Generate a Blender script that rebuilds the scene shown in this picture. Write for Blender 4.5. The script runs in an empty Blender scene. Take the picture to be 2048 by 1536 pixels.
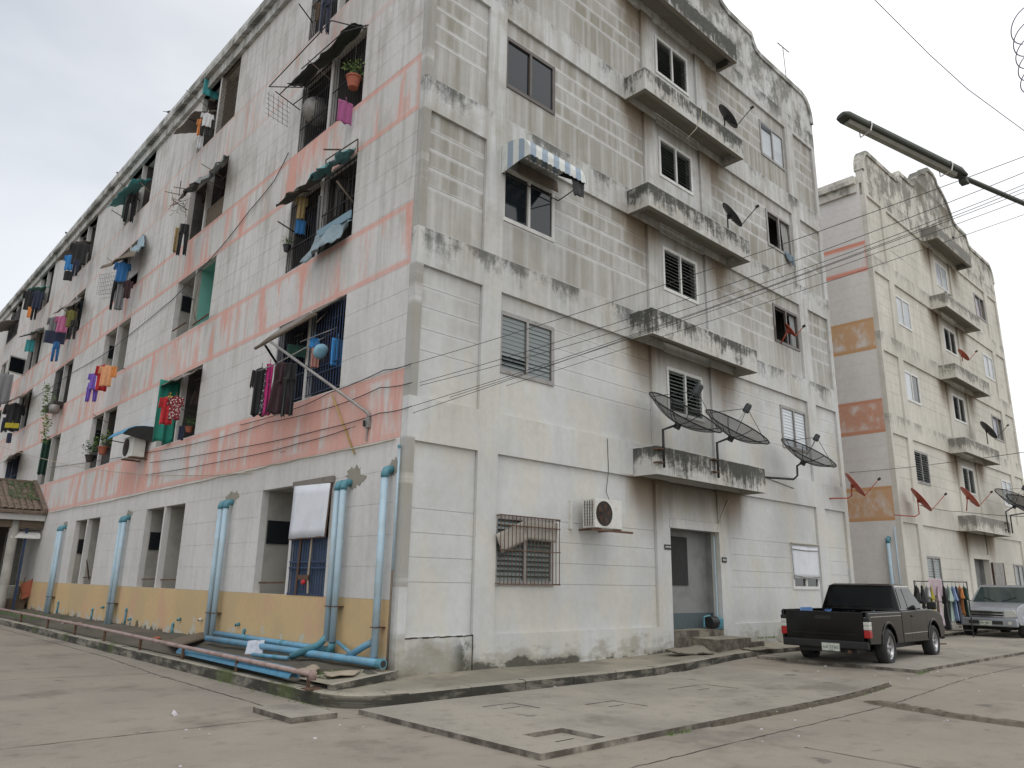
import bpy, bmesh, math, random
from mathutils import Vector, Matrix
random.seed(7)
sc = bpy.context.scene
C = sc.collection
R_ = math.radians

# ------------------------------------------------------------------ camera
CAM = Vector((-6.53, -9.35, 1.5))
AX = [Vector((0.72962946, 0.18525811, 0.65827067)), Vector((-0.6836218, 0.17313295, 0.70900367)), Vector((0.01738034, -0.96731816, 0.25296939))]
FPX = 1512.0
cd = bpy.data.cameras.new('camera'); cam = bpy.data.objects.new('camera', cd); C.objects.link(cam)
def cw(v): return Vector([a.dot(Vector(v)) for a in AX])
xa, ya, za = cw((1, 0, 0)), cw((0, -1, 0)), cw((0, 0, -1))
cam.matrix_world = Matrix(((xa.x, ya.x, za.x, CAM.x), (xa.y, ya.y, za.y, CAM.y), (xa.z, ya.z, za.z, CAM.z), (0, 0, 0, 1)))
cd.sensor_width = 36; cd.lens = FPX / 2048 * 36; cd.clip_start = .05; cd.clip_end = 3000
sc.camera = cam
# ------------------------------------------------------------------ world, sun, exposure
SUN_EL, SUN_AZ = 58, 215
W = bpy.data.worlds.new("World"); sc.world = W; W.use_nodes = True
nt = W.node_tree; nt.nodes.clear()
out = nt.nodes.new('ShaderNodeOutputWorld'); bg = nt.nodes.new('ShaderNodeBackground')
sky = nt.nodes.new('ShaderNodeTexSky'); sky.sky_type = 'NISHITA'; sky.sun_disc = False
sky.sun_elevation = R_(SUN_EL); sky.sun_rotation = R_(SUN_AZ); sky.dust_density = 2.0
# thin, bright overcast: cloud cover over the clear sky, from one soft noise on the view direction
tc = nt.nodes.new('ShaderNodeTexCoord'); mp = nt.nodes.new('ShaderNodeMapping'); mp.inputs['Scale'].default_value = (1, 1, 2.2)
nz = nt.nodes.new('ShaderNodeTexNoise'); nz.inputs['Scale'].default_value = 1.5; nz.inputs['Detail'].default_value = 5; nz.inputs['Roughness'].default_value = .5
mp.inputs['Location'].default_value = (0.35, -.2, 0.4)
cr = nt.nodes.new('ShaderNodeMapRange'); cr.interpolation_type = 'SMOOTHSTEP'
cr.inputs['From Min'].default_value = .38; cr.inputs['From Max'].default_value = .62; cr.inputs['To Min'].default_value = -.10; cr.inputs['To Max'].default_value = .10
mx = nt.nodes.new('ShaderNodeMix'); mx.data_type = 'RGBA'
nt.links.new(tc.outputs['Generated'], mp.inputs['Vector']); nt.links.new(mp.outputs[0], nz.inputs['Vector'])
nt.links.new(nz.outputs['Fac'], cr.inputs['Value'])
# the cover is thinner towards the north-west, where the blue shows through
dt = nt.nodes.new('ShaderNodeVectorMath'); dt.operation = 'DOT_PRODUCT'; dt.inputs[1].default_value = (-.50, .80, .35)
c2 = nt.nodes.new('ShaderNodeMapRange'); c2.interpolation_type = 'SMOOTHSTEP'
c2.inputs['From Min'].default_value = .35; c2.inputs['From Max'].default_value = 1.0; c2.inputs['To Min'].default_value = .93; c2.inputs['To Max'].default_value = .43
ad = nt.nodes.new('ShaderNodeMath'); ad.operation = 'ADD'; ad.use_clamp = True
nt.links.new(tc.outputs['Generated'], dt.inputs[0]); nt.links.new(dt.outputs['Value'], c2.inputs['Value'])
nt.links.new(c2.outputs[0], ad.inputs[0]); nt.links.new(cr.outputs[0], ad.inputs[1]); nt.links.new(ad.outputs[0], mx.inputs['Factor'])
nt.links.new(sky.outputs[0], mx.inputs['A']); mx.inputs['B'].default_value = (11.0, 11.1, 11.1, 1)
nt.links.new(mx.outputs['Result'], bg.inputs['Color']); bg.inputs['Strength'].default_value = .1
nt.links.new(bg.outputs[0], out.inputs['Surface'])
sl = bpy.data.lights.new('sun', 'SUN'); sl.energy = .55; sl.angle = R_(25); sl.color = (1, .97, .92)
so = bpy.data.objects.new('sun', sl); C.objects.link(so)
az, el = R_(SUN_AZ), R_(SUN_EL)
sd = Vector((math.sin(az) * math.cos(el), math.cos(az) * math.cos(el), math.sin(el)))
so.rotation_euler = sd.to_track_quat('Z', 'Y').to_euler(); so.location = (0, 0, 40)
sc.view_settings.view_transform = 'Standard'; sc.view_settings.look = 'None'
sc.view_settings.exposure = .17; sc.view_settings.gamma = 1; sc.view_settings.use_curve_mapping = False

# ------------------------------------------------------------------ picture point -> place on a real plane
def ray(p): return cw(((p[0] - 1024) / FPX, (p[1] - 768) / FPX, 1))
def onx(px, py, x=0.): d = ray((px, py)); return CAM + d * ((x - CAM.x) / d.x)
def ony(px, py, y=0.): d = ray((px, py)); return CAM + d * ((y - CAM.y) / d.y)
def onz(px, py, z=0.): d = ray((px, py)); return CAM + d * ((z - CAM.z) / d.z)
def depth(P): return (P - CAM).dot(cw((0, 0, 1)))

# ------------------------------------------------------------------ shader helper
class S:
    def __init__(s, nt, sock): s.nt, s.o = nt, sock
    def _m(s, op, *a):
        n = s.nt.nodes.new('ShaderNodeMath'); n.operation = op
        for i, v in enumerate((s,) + a):
            if isinstance(v, S): s.nt.links.new(v.o, n.inputs[i])
            else: n.inputs[i].default_value = v
        return S(s.nt, n.outputs[0])
    def __add__(s, b): return s._m('ADD', b)
    def __sub__(s, b): return s._m('SUBTRACT', b)
    def __mul__(s, b): return s._m('MULTIPLY', b)
    def __truediv__(s, b): return s._m('DIVIDE', b)
    __radd__ = __add__; __rmul__ = __mul__
    def __rsub__(s, b): return (s * -1.) + b
    def mn(s, b): return s._m('MINIMUM', b)
    def mxx(s, b): return s._m('MAXIMUM', b)
    def ab(s): return s._m('ABSOLUTE')
    def floor(s): return s._m('FLOOR')
    def wrap(s, m): return s - (s / m).floor() * m
    def ss(s, a, b):
        n = s.nt.nodes.new('ShaderNodeMapRange'); n.interpolation_type = 'SMOOTHSTEP'
        s.nt.links.new(s.o, n.inputs['Value'])
        if a < b: n.inputs['From Min'].default_value, n.inputs['From Max'].default_value = a, b
        else:
            n.inputs['From Min'].default_value, n.inputs['From Max'].default_value = b, a
            n.inputs['To Min'].default_value, n.inputs['To Max'].default_value = 1, 0
        return S(s.nt, n.outputs[0])
class M:
    """one material: m.x, m.y, m.z world position; m.noise; m.mix; m.finish"""
    def __init__(m, name):
        m.mat = bpy.data.materials.new(name); m.mat.use_nodes = True; m.nt = m.mat.node_tree
        m.b = m.nt.nodes['Principled BSDF']
        g = m.nt.nodes.new('ShaderNodeNewGeometry'); m.g = g
        sp = m.nt.nodes.new('ShaderNodeSeparateXYZ'); m.nt.links.new(g.outputs['Position'], sp.inputs[0])
        m.x, m.y, m.z = [S(m.nt, o) for o in sp.outputs]
        sn = m.nt.nodes.new('ShaderNodeSeparateXYZ'); m.nt.links.new(g.outputs['True Normal'], sn.inputs[0])
        m.nx, m.ny, m.nz = [S(m.nt, o) for o in sn.outputs]
    def vec(m, a, b, c=0.):
        n = m.nt.nodes.new('ShaderNodeCombineXYZ')
        for i, v in enumerate((a, b, c)):
            if isinstance(v, S): m.nt.links.new(v.o, n.inputs[i])
            else: n.inputs[i].default_value = v
        return S(m.nt, n.outputs[0])
    def noise(m, v, scale=1., detail=4., rough=.55):
        n = m.nt.nodes.new('ShaderNodeTexNoise'); m.nt.links.new(v.o, n.inputs['Vector'])
        n.inputs['Scale'].default_value = scale; n.inputs['Detail'].default_value = detail; n.inputs['Roughness'].default_value = rough
        return S(m.nt, n.outputs['Fac'])
    def white(m, v):
        n = m.nt.nodes.new('ShaderNodeTexWhiteNoise'); m.nt.links.new(v.o, n.inputs['Vector']); return S(m.nt, n.outputs['Value'])
    def col(m, c):
        n = m.nt.nodes.new('ShaderNodeRGB'); n.outputs[0].default_value = (*c, 1); return S(m.nt, n.outputs[0])
    def mix(m, f, a, b):
        n = m.nt.nodes.new('ShaderNodeMix'); n.data_type = 'RGBA'
        for k, v in (('Factor', f), ('A', a), ('B', b)):
            if isinstance(v, S): m.nt.links.new(v.o, n.inputs[k])
            elif k == 'Factor': n.inputs[k].default_value = v
            else: n.inputs[k].default_value = (*v, 1)
        return S(m.nt, n.outputs['Result'])
    def bump(m, h, strength=.4, dist=.02):
        n = m.nt.nodes.new('ShaderNodeBump'); m.nt.links.new(h.o, n.inputs['Height'])
        n.inputs['Strength'].default_value = strength; n.inputs['Distance'].default_value = dist
        m.nt.links.new(n.outputs[0], m.b.inputs['Normal'])
    def done(m, col, rough=.9, metal=0.):
        if isinstance(col, S): m.nt.links.new(col.o, m.b.inputs['Base Color'])
        else: m.b.inputs['Base Color'].default_value = (*col, 1)
        if isinstance(rough, S): m.nt.links.new(rough.o, m.b.inputs['Roughness'])
        else: m.b.inputs['Roughness'].default_value = rough
        m.b.inputs['Metallic'].default_value = metal
        return m.mat
    def pos(m, k=1.): return m.vec(m.x * k, m.y * k, m.z * k)

def plaster(name, kind, b2=False):
    m = M(name)
    h = m.x + m.y * 1.0 if kind != 'side' else m.y
    zz = m.z
    P3 = m.pos()
    fine = m.noise(m.pos(), 9, 5, .6)
    big = m.noise(m.vec(m.x * .5, m.y * .5, m.z * .35), 1.1, 4, .6)
    streak = m.noise(m.vec(h * 6.0, m.z * .35, m.x * .0), 1., 4, .6)
    streak2 = m.noise(m.vec(h * 16.0, m.z * .5, 7.), 1., 3, .6)
    base = m.mix(big.ss(.35, .65), (.585, .595, .595), (.50, .505, .50))
    if kind == 'side': base = m.mix(big.ss(.35, .65), (.61, .60, .59), (.54, .53, .515))
    if b2: base = m.mix(big.ss(.35, .65), (.64, .615, .555), (.55, .53, .475))
    # creamy undercoat showing through low down
    if not b2 and kind != 'side':
        base = m.mix((m.noise(m.vec(h * 1.3, m.z * .6, 3.), 1., 3) .ss(.45, .62)) * zz.ss(9., 5.) * .42, base, (.58, .545, .44))
    up = (zz + (big - .5) * 5.).ss(4.2, 9.5)
    if b2: up = up * .35
    if kind in ('panel',) and not b2:
        zl = (zz - 4.26).wrap(2.862)
        d = (zl - .78).ab().mn((zl - 1.14).ab()).mn((zl - 1.50).ab()).mn((zl - 1.86).ab()).mn(zl.ab())
        row = (zl.ss(.77, .79) + zl.ss(1.13, 1.15) + zl.ss(1.49, 1.51) + zl.ss(1.85, 1.87))
        fl = ((zz - 4.26) / 2.862).floor()
        wv = (m.noise(m.vec(h * .9, row * 3.1 + fl * 17., 2.), 1., 2) - .5) * .8
        hh = h * 2.15 + row * 1.7 + fl * 3.3 + wv
        cell = m.vec(hh.floor(), row + fl * 10., 1.)
        rnd = m.white(cell)
        fr = hh - hh.floor()
        edge = (fr.mn(fr * -1. + 1.) + (fine - .5) * .06).ss(.00, .17) * .42 + .58
        ins = (d + (fine - .5) * .05 + (m.noise(m.vec(h * 2., zz * 2., 0.), 1., 3) - .5) * .05).ss(.01, .075)
        blk = (rnd * .45 + .55) * edge * ins
        ins = ins * .8 + .2
        blk = (rnd * .35 + .65) * edge * ins
        tau = blk * (streak.ss(.30, .60) * .45 + .55) * (up * .86 + .05) * (big.ss(.30, .5) * .35 + .65)
        base = m.mix(tau, base, (.235, .215, .17))
        base = m.mix(streak2.ss(.56, .74) * up * .22 * ins, base, (.18, .17, .145))
        # pale lines of the old paint kept beside the joints
        base = m.mix(d.ss(.05, .01) * up * .1, base, (.60, .59, .55))
    elif kind == 'side':
        base = m.mix(streak.ss(.44, .66) * .5 * (up * .6 + .35), base, (.33, .31, .28)); base = m.mix(m.noise(m.vec(m.y * 1.6, zz * .9, 6.), 1., 5, .6).ss(.50, .66) * .4 * (up * .6 + .35), base, (.33, .31, .27)); sp = m.noise(m.vec(m.y * 7., zz * 1.6, 16.), 1., 5, .7); base = m.mix(sp.ss(.64, .74) * .6 * up, base, (.12, .115, .10))
        base = m.mix(streak2.ss(.58, .75) * .35 * up, base, (.22, .21, .19))
    else:
        base = m.mix(streak.ss(.38, .72) * .55 * (up * .75 + .25), base, (.28, .262, .215)); base = m.mix(m.noise(m.vec(h * 1.2, zz * 1.1, 6.), 1., 5, .6).ss(.48, .66) * .5 * (up * .7 + .2), base, (.30, .28, .23))
        base = m.mix(streak2.ss(.55, .75) * .35 * (up * .8 + .15), base, (.20, .19, .165))
    if kind == 'frame':
        # black mould that starts on the ledge of each beam and runs down
        zt = (4.26 + 2.862 * 5 - zz).wrap(2.862)
        ms = m.noise(m.vec(h * 4., m.z * 2.6, 5.), 1., 7, .8)
        mm = (ms * .75 + m.noise(m.vec(h * 11., zz * 1.2, 2.), 1., 4, .6) * .25 + (.62 - zt) * .26 + (m.noise(m.vec(h * .8, zz * .3, 9.), 1., 2) - .5) * .9 - .035).ss(.53, .74) * zt.ss(.85, .05) * (zz.ss(4.2, 7.2) * .8 + .12)
        if b2: mm = mm * .6
        base = m.mix(mm * .84, base, (.022, .023, .019))
        cs = m.x.ss(.152, .148) * m.x.ss(-.002, .001) * zt.ss(.62, .68) * m.noise(m.vec(0., zz * 1.4, 0.), 1., 4, .6).ss(.36, .46)
        base = m.mix(cs * .62 * zz.ss(.3, 1.), base, (.20, .185, .15))
    if kind == 'ledge':
        ms = m.noise(m.vec(h * 2.6, m.z * 3.0, m.y * 2.), 1., 8, .8)
        zt = (4.13 + 2.87 * 5 - zz).wrap(2.87)
        hv = zz.ss(14.5, 15.3)
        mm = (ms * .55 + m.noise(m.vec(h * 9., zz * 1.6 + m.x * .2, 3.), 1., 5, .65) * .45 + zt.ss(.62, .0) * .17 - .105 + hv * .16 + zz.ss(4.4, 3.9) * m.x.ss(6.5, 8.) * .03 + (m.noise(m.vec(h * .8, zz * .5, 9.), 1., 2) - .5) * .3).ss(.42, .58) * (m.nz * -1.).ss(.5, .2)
        if b2: mm = mm * .75
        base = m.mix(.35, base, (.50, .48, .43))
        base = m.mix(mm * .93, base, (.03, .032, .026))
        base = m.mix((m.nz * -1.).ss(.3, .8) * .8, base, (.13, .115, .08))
    if kind in ('panel', 'frame'):
        # rusty-brown seepage under the ends of the canopies
        xr = m.x.wrap(19.15)
        a1 = ((xr - 6.0).ab()); a2 = ((xr - 9.1).ab())
        zc = (3.60 + 2.87 * 5 - zz).wrap(2.87)
        wob = (m.noise(m.vec(h * 4., zz * .5, 4.), 1., 4) - .5) * .9
        st = ((a1.mn(a2) + zc * .30 + wob * .8).ss(1.0, .25)) * zc.ss(1.5, .1) * zz.ss(1.2, 2.2)
        base = m.mix(st * .88, base, (.15, .10, .05))
        st2 = (m.x.wrap(19.15) - 7.6).ab().ss(1.7, 1.1) * (zc + wob * .5).ss(1.1, .1) * zz.ss(3.70, 3.6) * zz.ss(2.3, 2.8)
        base = m.mix(st2 * .9, base, (.11, .085, .05)); st3 = (m.x.wrap(19.15) - 7.6).ab().ss(1.7, 1.1) * (zc + wob * .3).ss(.5, .0) * zz.ss(4., 5.)
        base = m.mix(st3 * .7, base, (.10, .08, .05))
    if kind in ('frame', 'panel', 'side'):
        # damp and dirt at the foot
        dn = m.noise(m.vec(h * 1.4, zz * 2.4, 1.), 1., 5, .65)
        base = m.mix((dn + (.75 - zz) * .55).ss(.62, .80) * .62, base, (.25, .225, .17))
        base = m.mix((dn + (.42 - zz) * 1.0).ss(.66, .76) * .9, base, (.05, .048, .035))
    if kind == 'frame':
        tp = m.noise(m.vec(h * 1.6, zz * 1.1, m.x * .3), 1., 6, .7)
        base = m.mix((tp + (zz - 16.2) * .05).ss(.44, .60) * zz.ss(15.15, 15.3) * .75, base, (.10, .10, .08))
        base = m.mix(m.nz.ss(.5, .8) * zz.ss(15., 15.5) * .7, base, (.07, .07, .055))
    if kind == 'frame' and not b2:
        pb = m.x.ss(1.5, 1.4) * zz.ss(.72, .66) * (m.noise(m.vec(h * 1.3, zz * 1.6, 3.), 1., 5, .65) * .8 + .25 + (zz * -.4)).ss(.25, .6)
        base = m.mix(pb * .8, base, (.25, .23, .18))
        base = m.mix((m.x - 1.25).ab().ss(.35, .0) * m.noise(m.vec(h * 3., zz * 2., 1.), 1., 5, .7).ss(.42, .58) * zz.ss(.8, .5) * .85, base, (.04, .045, .03))
    if kind == 'side':
        if not b2:
            pk = m.noise(m.vec(m.y * 2.2, zz * .28, 2.), 1., 5, .7)
            pk2 = m.noise(m.vec(m.y * .35, zz * .3, 12.), 1., 3, .5)
            cols = []
            for k, (z0, z1, th) in enumerate(((3.62, 4.72, -.035), (6.50, 7.64, .04), (9.37, 10.50, .06), (12.23, 13.36, .11))):
                e = (zz - z0).mn(z1 - zz)
                ins = e.ss(-.001, .001)
                eb = (e + (fine - .5) * .05).ss(.16, .06)
                ey = (m.y - .05).ab().ss(.28, .12) if k < 3 else (m.y - .05).ab().ss(.2, .1)
                cov = (pk + (pk2 - .5) * .6 - th).ss(.42, .60)
                cv = (cov.mxx(eb * (.9 if k < 3 else .6)).mxx(ey * .85)) * ins
                base = m.mix(cv * (.76 if k < 3 else .45) * (pk.ss(.3, .6) * .3 + .7), base, (.64, .27, .205))
            yl = zz.ss(1.212, 1.208)
            ycol = m.mix(m.noise(m.vec(m.y * .6, zz * .5, 3.), 1., 3).ss(.45, .6), (.56, .40, .21), (.50, .37, .20))
            ycol = m.mix(m.noise(m.vec(m.y * 1.1, zz * .9, 8.), 1., 3).ss(.52, .66) * .5, ycol, (.56, .32, .22))
            ycol = m.mix((m.noise(m.vec(m.y * 1.7, zz * 2.2, 5.), 1., 6, .7) + (.62 - zz) * .45).ss(.60, .66), ycol, (.48, .45, .38))
            ycol = m.mix((m.noise(m.vec(m.y * 2.6, zz * 2., 6.), 1., 5, .65) + (.40 - zz) * 1.1).ss(.58, .68), ycol, (.10, .09, .06))
            base = m.mix(yl, base, ycol)
        else:
            base = m.mix(1., base, m.mix(big.ss(.35, .65), (.68, .66, .64), (.61, .59, .565)))
            pk = m.noise(m.vec(m.y * 2.4, zz * 1.6, 2.), 1., 5, .6)
            for k, (z0, z1, c) in enumerate(((3.62, 4.72, (.52, .25, .07)), (6.50, 7.64, (.52, .19, .08)), (9.37, 10.50, (.52, .26, .07)), (12.23, 13.36, (.66, .20, .12)))):
                e = (zz - z0).mn(z1 - zz); ins = e.ss(-.001, .001)
                eb = (e.mn((m.y - .05).ab())).ss(.22, .08)
                cov = pk.ss(.72, .44) * .9 if k < 3 else pk.ss(.42, .30) * .6
                cv = (cov.mxx(eb)) * ins
                base = m.mix(cv * .85, base, c)
    base = m.mix(fine.ss(.35, .7) * .12, base, (.25, .24, .22))
    m.bump(fine, .25, .01)
    return m.done(base, .92)

def simple(name, c, rough=.7, metal=0., var=.25, vs=6., dark=None, spec=None):
    m = M(name)
    n = m.noise(m.pos(), vs, 5, .6)
    d = dark or tuple(v * .55 for v in c)
    col = m.mix(n.ss(.42, .72) * var * 2., c, d)
    if spec is not None: m.b.inputs['Specular IOR Level'].default_value = spec
    return m.done(col, rough, metal)

def concrete(name, c1, c2, dk, road=False, moss=0., edge=False):
    m = M(name)
    n1 = m.noise(m.vec(m.x, m.y, m.z * 2.), .5, 6, .6); n2 = m.noise(m.pos(), 3.2, 6, .65); n3 = m.noise(m.pos(), 45, 3, .6)
    base = m.mix(n1.ss(.38, .62), c1, c2)
    base = m.mix(n2.ss(.50, .74) * .45, base, dk)
    n4 = m.noise(m.vec(m.x * 1.5, m.y * 1.1, 0.), 1., 6, .7)
    base = m.mix(n4.ss(.56, .74) * .35, base, tuple(min(1, v * 1.35) for v in c1))
    base = m.mix(n3.ss(.4, .7) * .22, base, dk)
    spk = m.noise(m.pos(), 160, 2, .5)
    base = m.mix(spk.ss(.66, .74) * .5, base, tuple(v * .5 for v in dk))
    if road:
        # dark worn patch round the kerb and drips
        base = m.mix((m.noise(m.vec(m.x * .7, m.y * .7, 3.), 1., 5, .65)).ss(.52, .68) * .5, base, tuple(v * .75 for v in dk))
        base = m.mix((m.noise(m.vec(m.x * 2.3, m.y * 2.3, 8.), 1., 3, .5)).ss(.66, .72) * .55, base, tuple(v * .5 for v in dk))
    if edge:
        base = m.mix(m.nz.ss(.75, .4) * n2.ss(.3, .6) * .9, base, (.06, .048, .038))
    if moss:
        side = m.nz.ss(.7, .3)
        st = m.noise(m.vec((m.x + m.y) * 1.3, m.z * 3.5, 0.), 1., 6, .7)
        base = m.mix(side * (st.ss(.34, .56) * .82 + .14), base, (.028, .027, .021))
        base = m.mix((m.noise(m.vec(m.x * 1.5, m.y * .8, 0.), 1., 5, .6)).ss(.52, .64) * moss * (m.x * -1.).ss(.3, 1.2), base, (.07, .09, .025))
    m.bump(n2 * .7 + n3 * .3, .5, .012)
    return m.done(base, .93)

MAT = {}
for k in ('panel', 'frame', 'ledge', 'side'):
    MAT[k] = plaster('plaster_' + k, k); MAT[k + '2'] = plaster('plaster_far_' + k, k, True)
MAT['road'] = concrete('road_concrete', (.285, .252, .207), (.25, .222, .185), (.14, .122, .10), road=True)
MAT['slab'] = concrete('slab_concrete', (.315, .285, .24), (.255, .232, .195), (.125, .112, .09), road=True, edge=True)
MAT['walk'] = concrete('walk_concrete', (.31, .28, .22), (.21, .19, .15), (.075, .07, .05), road=True, edge=True)
MAT['kerb'] = concrete('kerb_concrete', (.33, .30, .245), (.26, .24, .20), (.11, .10, .08), moss=.8)
MAT['soil'] = concrete('damp_soil', (.075, .068, .052), (.115, .10, .078), (.03, .03, .022), moss=.25)
MAT['joint'] = simple('joint_dirt', (.045, .038, .03), .95)
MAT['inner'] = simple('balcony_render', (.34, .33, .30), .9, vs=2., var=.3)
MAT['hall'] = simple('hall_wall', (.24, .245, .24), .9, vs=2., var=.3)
MAT['inner_dark'] = simple('balcony_render_dark', (.075, .07, .062), .9, vs=2., var=.4)  # darker copy of the balcony render, for most upper openings and porch back
MAT['teal_wall'] = simple('teal_wall', (.16, .40, .34), .85, vs=1.5, var=.2)
MAT['dark'] = simple('dark_interior', (.03, .03, .03), .9)
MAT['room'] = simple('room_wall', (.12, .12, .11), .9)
MAT['roof'] = simple('roof_slab', (.30, .29, .27), .9)
MAT['alu'] = simple('painted_alu_frame', (.62, .62, .60), .45, var=.2)
MAT['brown_alu'] = simple('brown_alu_frame', (.10, .085, .075), .4)
MAT['rust'] = simple('rusty_steel', (.13, .075, .05), .8, .3, dark=(.05, .03, .022))
MAT['black_steel'] = simple('black_steel', (.025, .025, .028), .5, .3)
MAT['grey_steel'] = simple('grey_steel', (.30, .29, .28), .55, .5, dark=(.14, .12, .10))
MAT['blue_grille'] = simple('blue_grille', (.02, .045, .11), .6, .1, dark=(.05, .035, .03))
MAT['bamboo'] = simple('weathered_stick', (.15, .12, .09), .85)
MAT['pvc'] = simple('blue_pvc_faded', (.37, .50, .59), .5, var=.28, vs=2.5, dark=(.30, .34, .34))
MAT['pvc_new'] = simple('blue_pvc', (.13, .32, .47), .45, var=.4, vs=3., dark=(.13, .19, .22))
MAT['pvc_elbow'] = simple('blue_pvc_fitting', (.08, .24, .30), .45)
MAT['gutter_blue'] = simple('blue_gutter', (.05, .22, .36), .4)
MAT['ac_white'] = simple('ac_white', (.60, .60, .57), .5, var=.25, vs=5., dark=(.38, .35, .30))
MAT['fan_dark'] = simple('fan_dark', (.035, .028, .024), .7)
MAT['white_sheet'] = simple('white_sheet', (.66, .68, .73), .7, var=.12, vs=3.)
MAT['cardboard'] = simple('fibre_sheet', (.40, .38, .34), .85)
MAT['grey_wood'] = simple('grey_board', (.20, .175, .155), .85)
MAT['tile'] = simple('roof_tile_aged', (.17, .125, .095), .9, vs=9., dark=(.05, .045, .035), var=.4)
MAT['red_dish'] = simple('red_dish', (.36, .06, .03), .5, var=.15)
MAT['dark_dish'] = simple('dark_dish', (.03, .03, .032), .55)
MAT['cable'] = simple('cable_black', (.03, .03, .033), .6)
MAT['cable_sky'] = simple('grey_violet_cable', (.16, .16, .26), .6)
MAT['cable_pale'] = simple('cable_pale', (.42, .37, .28), .7)
MAT['lamp_grey'] = simple('lamp_housing', (.055, .06, .05), .5, .3)
MAT['lamp_lens'] = simple('lamp_lens', (.22, .22, .19), .35, var=.2)
MAT['terracotta'] = simple('terracotta', (.34, .10, .06), .8)
MAT['black_paint'] = simple('black_car_paint', (.003, .003, .0035), .09, 0, spec=.42, var=.2)
MAT['silver_paint'] = simple('silver_car_paint', (.36, .38, .42), .28, .55, var=.1)
MAT['trim'] = simple('black_trim', (.009, .009, .010), .6)
MAT['tyre'] = simple('tyre_rubber', (.025, .025, .026), .85)
MAT['alloy'] = simple('alloy_wheel', (.40, .40, .41), .35, .8)
MAT['chrome'] = simple('chrome', (.62, .62, .63), .18, 1., var=.1)
MAT['red_lens'] = simple('red_lens', (.34, .012, .012), .2)
MAT['clear_lens'] = simple('clear_lens', (.50, .50, .47), .12, var=.15)
MAT['plate_white'] = simple('plate_white', (.52, .56, .50), .5)
MAT['plate_ink'] = simple('plate_ink', (.02, .03, .025), .6)
MAT['blue_bag'] = simple('blue_bag', (.10, .20, .42), .5)
MAT['leaf'] = simple('leaf_green', (.055, .11, .03), .6, vs=20., var=.4)
MAT['leaf_light'] = simple('leaf_light_green', (.12, .20, .04), .6, vs=20., var=.4)
MAT['litter'] = simple('litter_white', (.62, .58, .62), .6)
MAT['board_debris'] = simple('debris_board', (.36, .30, .23), .85)
MAT['stone'] = simple('loose_stone', (.26, .23, .19), .9, vs=3.)
MAT['brown_wall'] = simple('brown_wall', (.14, .11, .08), .9)
def _glass(name, c, rough=.08, trans=0.):
    m = M(name); m.b.inputs['Specular IOR Level'].default_value = .6
    return m.done(c, rough)
MAT['glass_dark'] = _glass('tinted_glass', (.012, .016, .02), .07)
MAT['car_glass'] = _glass('car_glass', (.008, .009, .010), .10); MAT['car_glass'].node_tree.nodes['Principled BSDF'].inputs['Specular IOR Level'].default_value = .22
MAT['glass_louvre'] = _glass('louvre_glass', (.24, .28, .27), .14)
MAT['glass_louvre_dk'] = _glass('louvre_glass_dark', (.12, .15, .145), .14)
MAT['glass_pale'] = _glass('frosted_louvre', (.52, .56, .60), .3)
MAT['glass_grey'] = _glass('dusty_louvre', (.16, .185, .185), .3)
MAT['windscreen'] = _glass('windscreen_glass', (.035, .05, .048), .06)
def _mesh():
    m = M('wire_mesh'); t = m.nt.nodes.new('ShaderNodeBsdfTransparent'); x = m.nt.nodes.new('ShaderNodeMixShader')
    m.b.inputs['Base Color'].default_value = (.02, .021, .023, 1); m.b.inputs['Roughness'].default_value = .6
    o = m.nt.nodes['Material Output']; x.inputs[0].default_value = .55
    m.nt.links.new(t.outputs[0], x.inputs[1]); m.nt.links.new(m.b.outputs[0], x.inputs[2]); m.nt.links.new(x.outputs[0], o.inputs['Surface'])
    return m.mat
MAT['mesh'] = _mesh()
_cl = {}
def cloth(c):
    k = tuple(c)
    if k not in _cl:
        m = M('cloth_%d' % len(_cl)); n = m.noise(m.pos(), 14, 3)
        m.b.inputs['Sheen Weight'].default_value = .2
        _cl[k] = m.done(m.mix(n.ss(.4, .7) * .35, c, tuple(v * .6 for v in c)), .9)
    return _cl[k]
def dotted(name, c, c2, sc_=22.):
    m = M(name); v = m.nt.nodes.new('ShaderNodeTexVoronoi'); v.inputs['Scale'].default_value = sc_
    m.nt.links.new(m.g.outputs['Position'], v.inputs['Vector'])
    return m.done(m.mix(S(m.nt, v.outputs['Distance']).ss(.38, .28), c, c2), .85)
MAT['dots'] = dotted('patterned_red_cloth', (.16, .012, .02), (.55, .5, .48))
MAT['dots_dk'] = dotted('patterned_dark_cloth', (.02, .018, .022), (.4, .35, .38), 30.)
def striped():
    m = M('striped_awning'); h = (m.x - m.y)
    f = (h / .30 - (h / .30).floor())
    s = f.ss(.48, .50) * f.ss(1.0, .98)
    c = m.mix(s, (.58, .60, .58), (.25, .32, .40))
    return m.done(m.mix(m.noise(m.pos(), 5, 5).ss(.5, .7) * .35, c, (.30, .31, .31)), .5)
MAT['stripes'] = striped()

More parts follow.
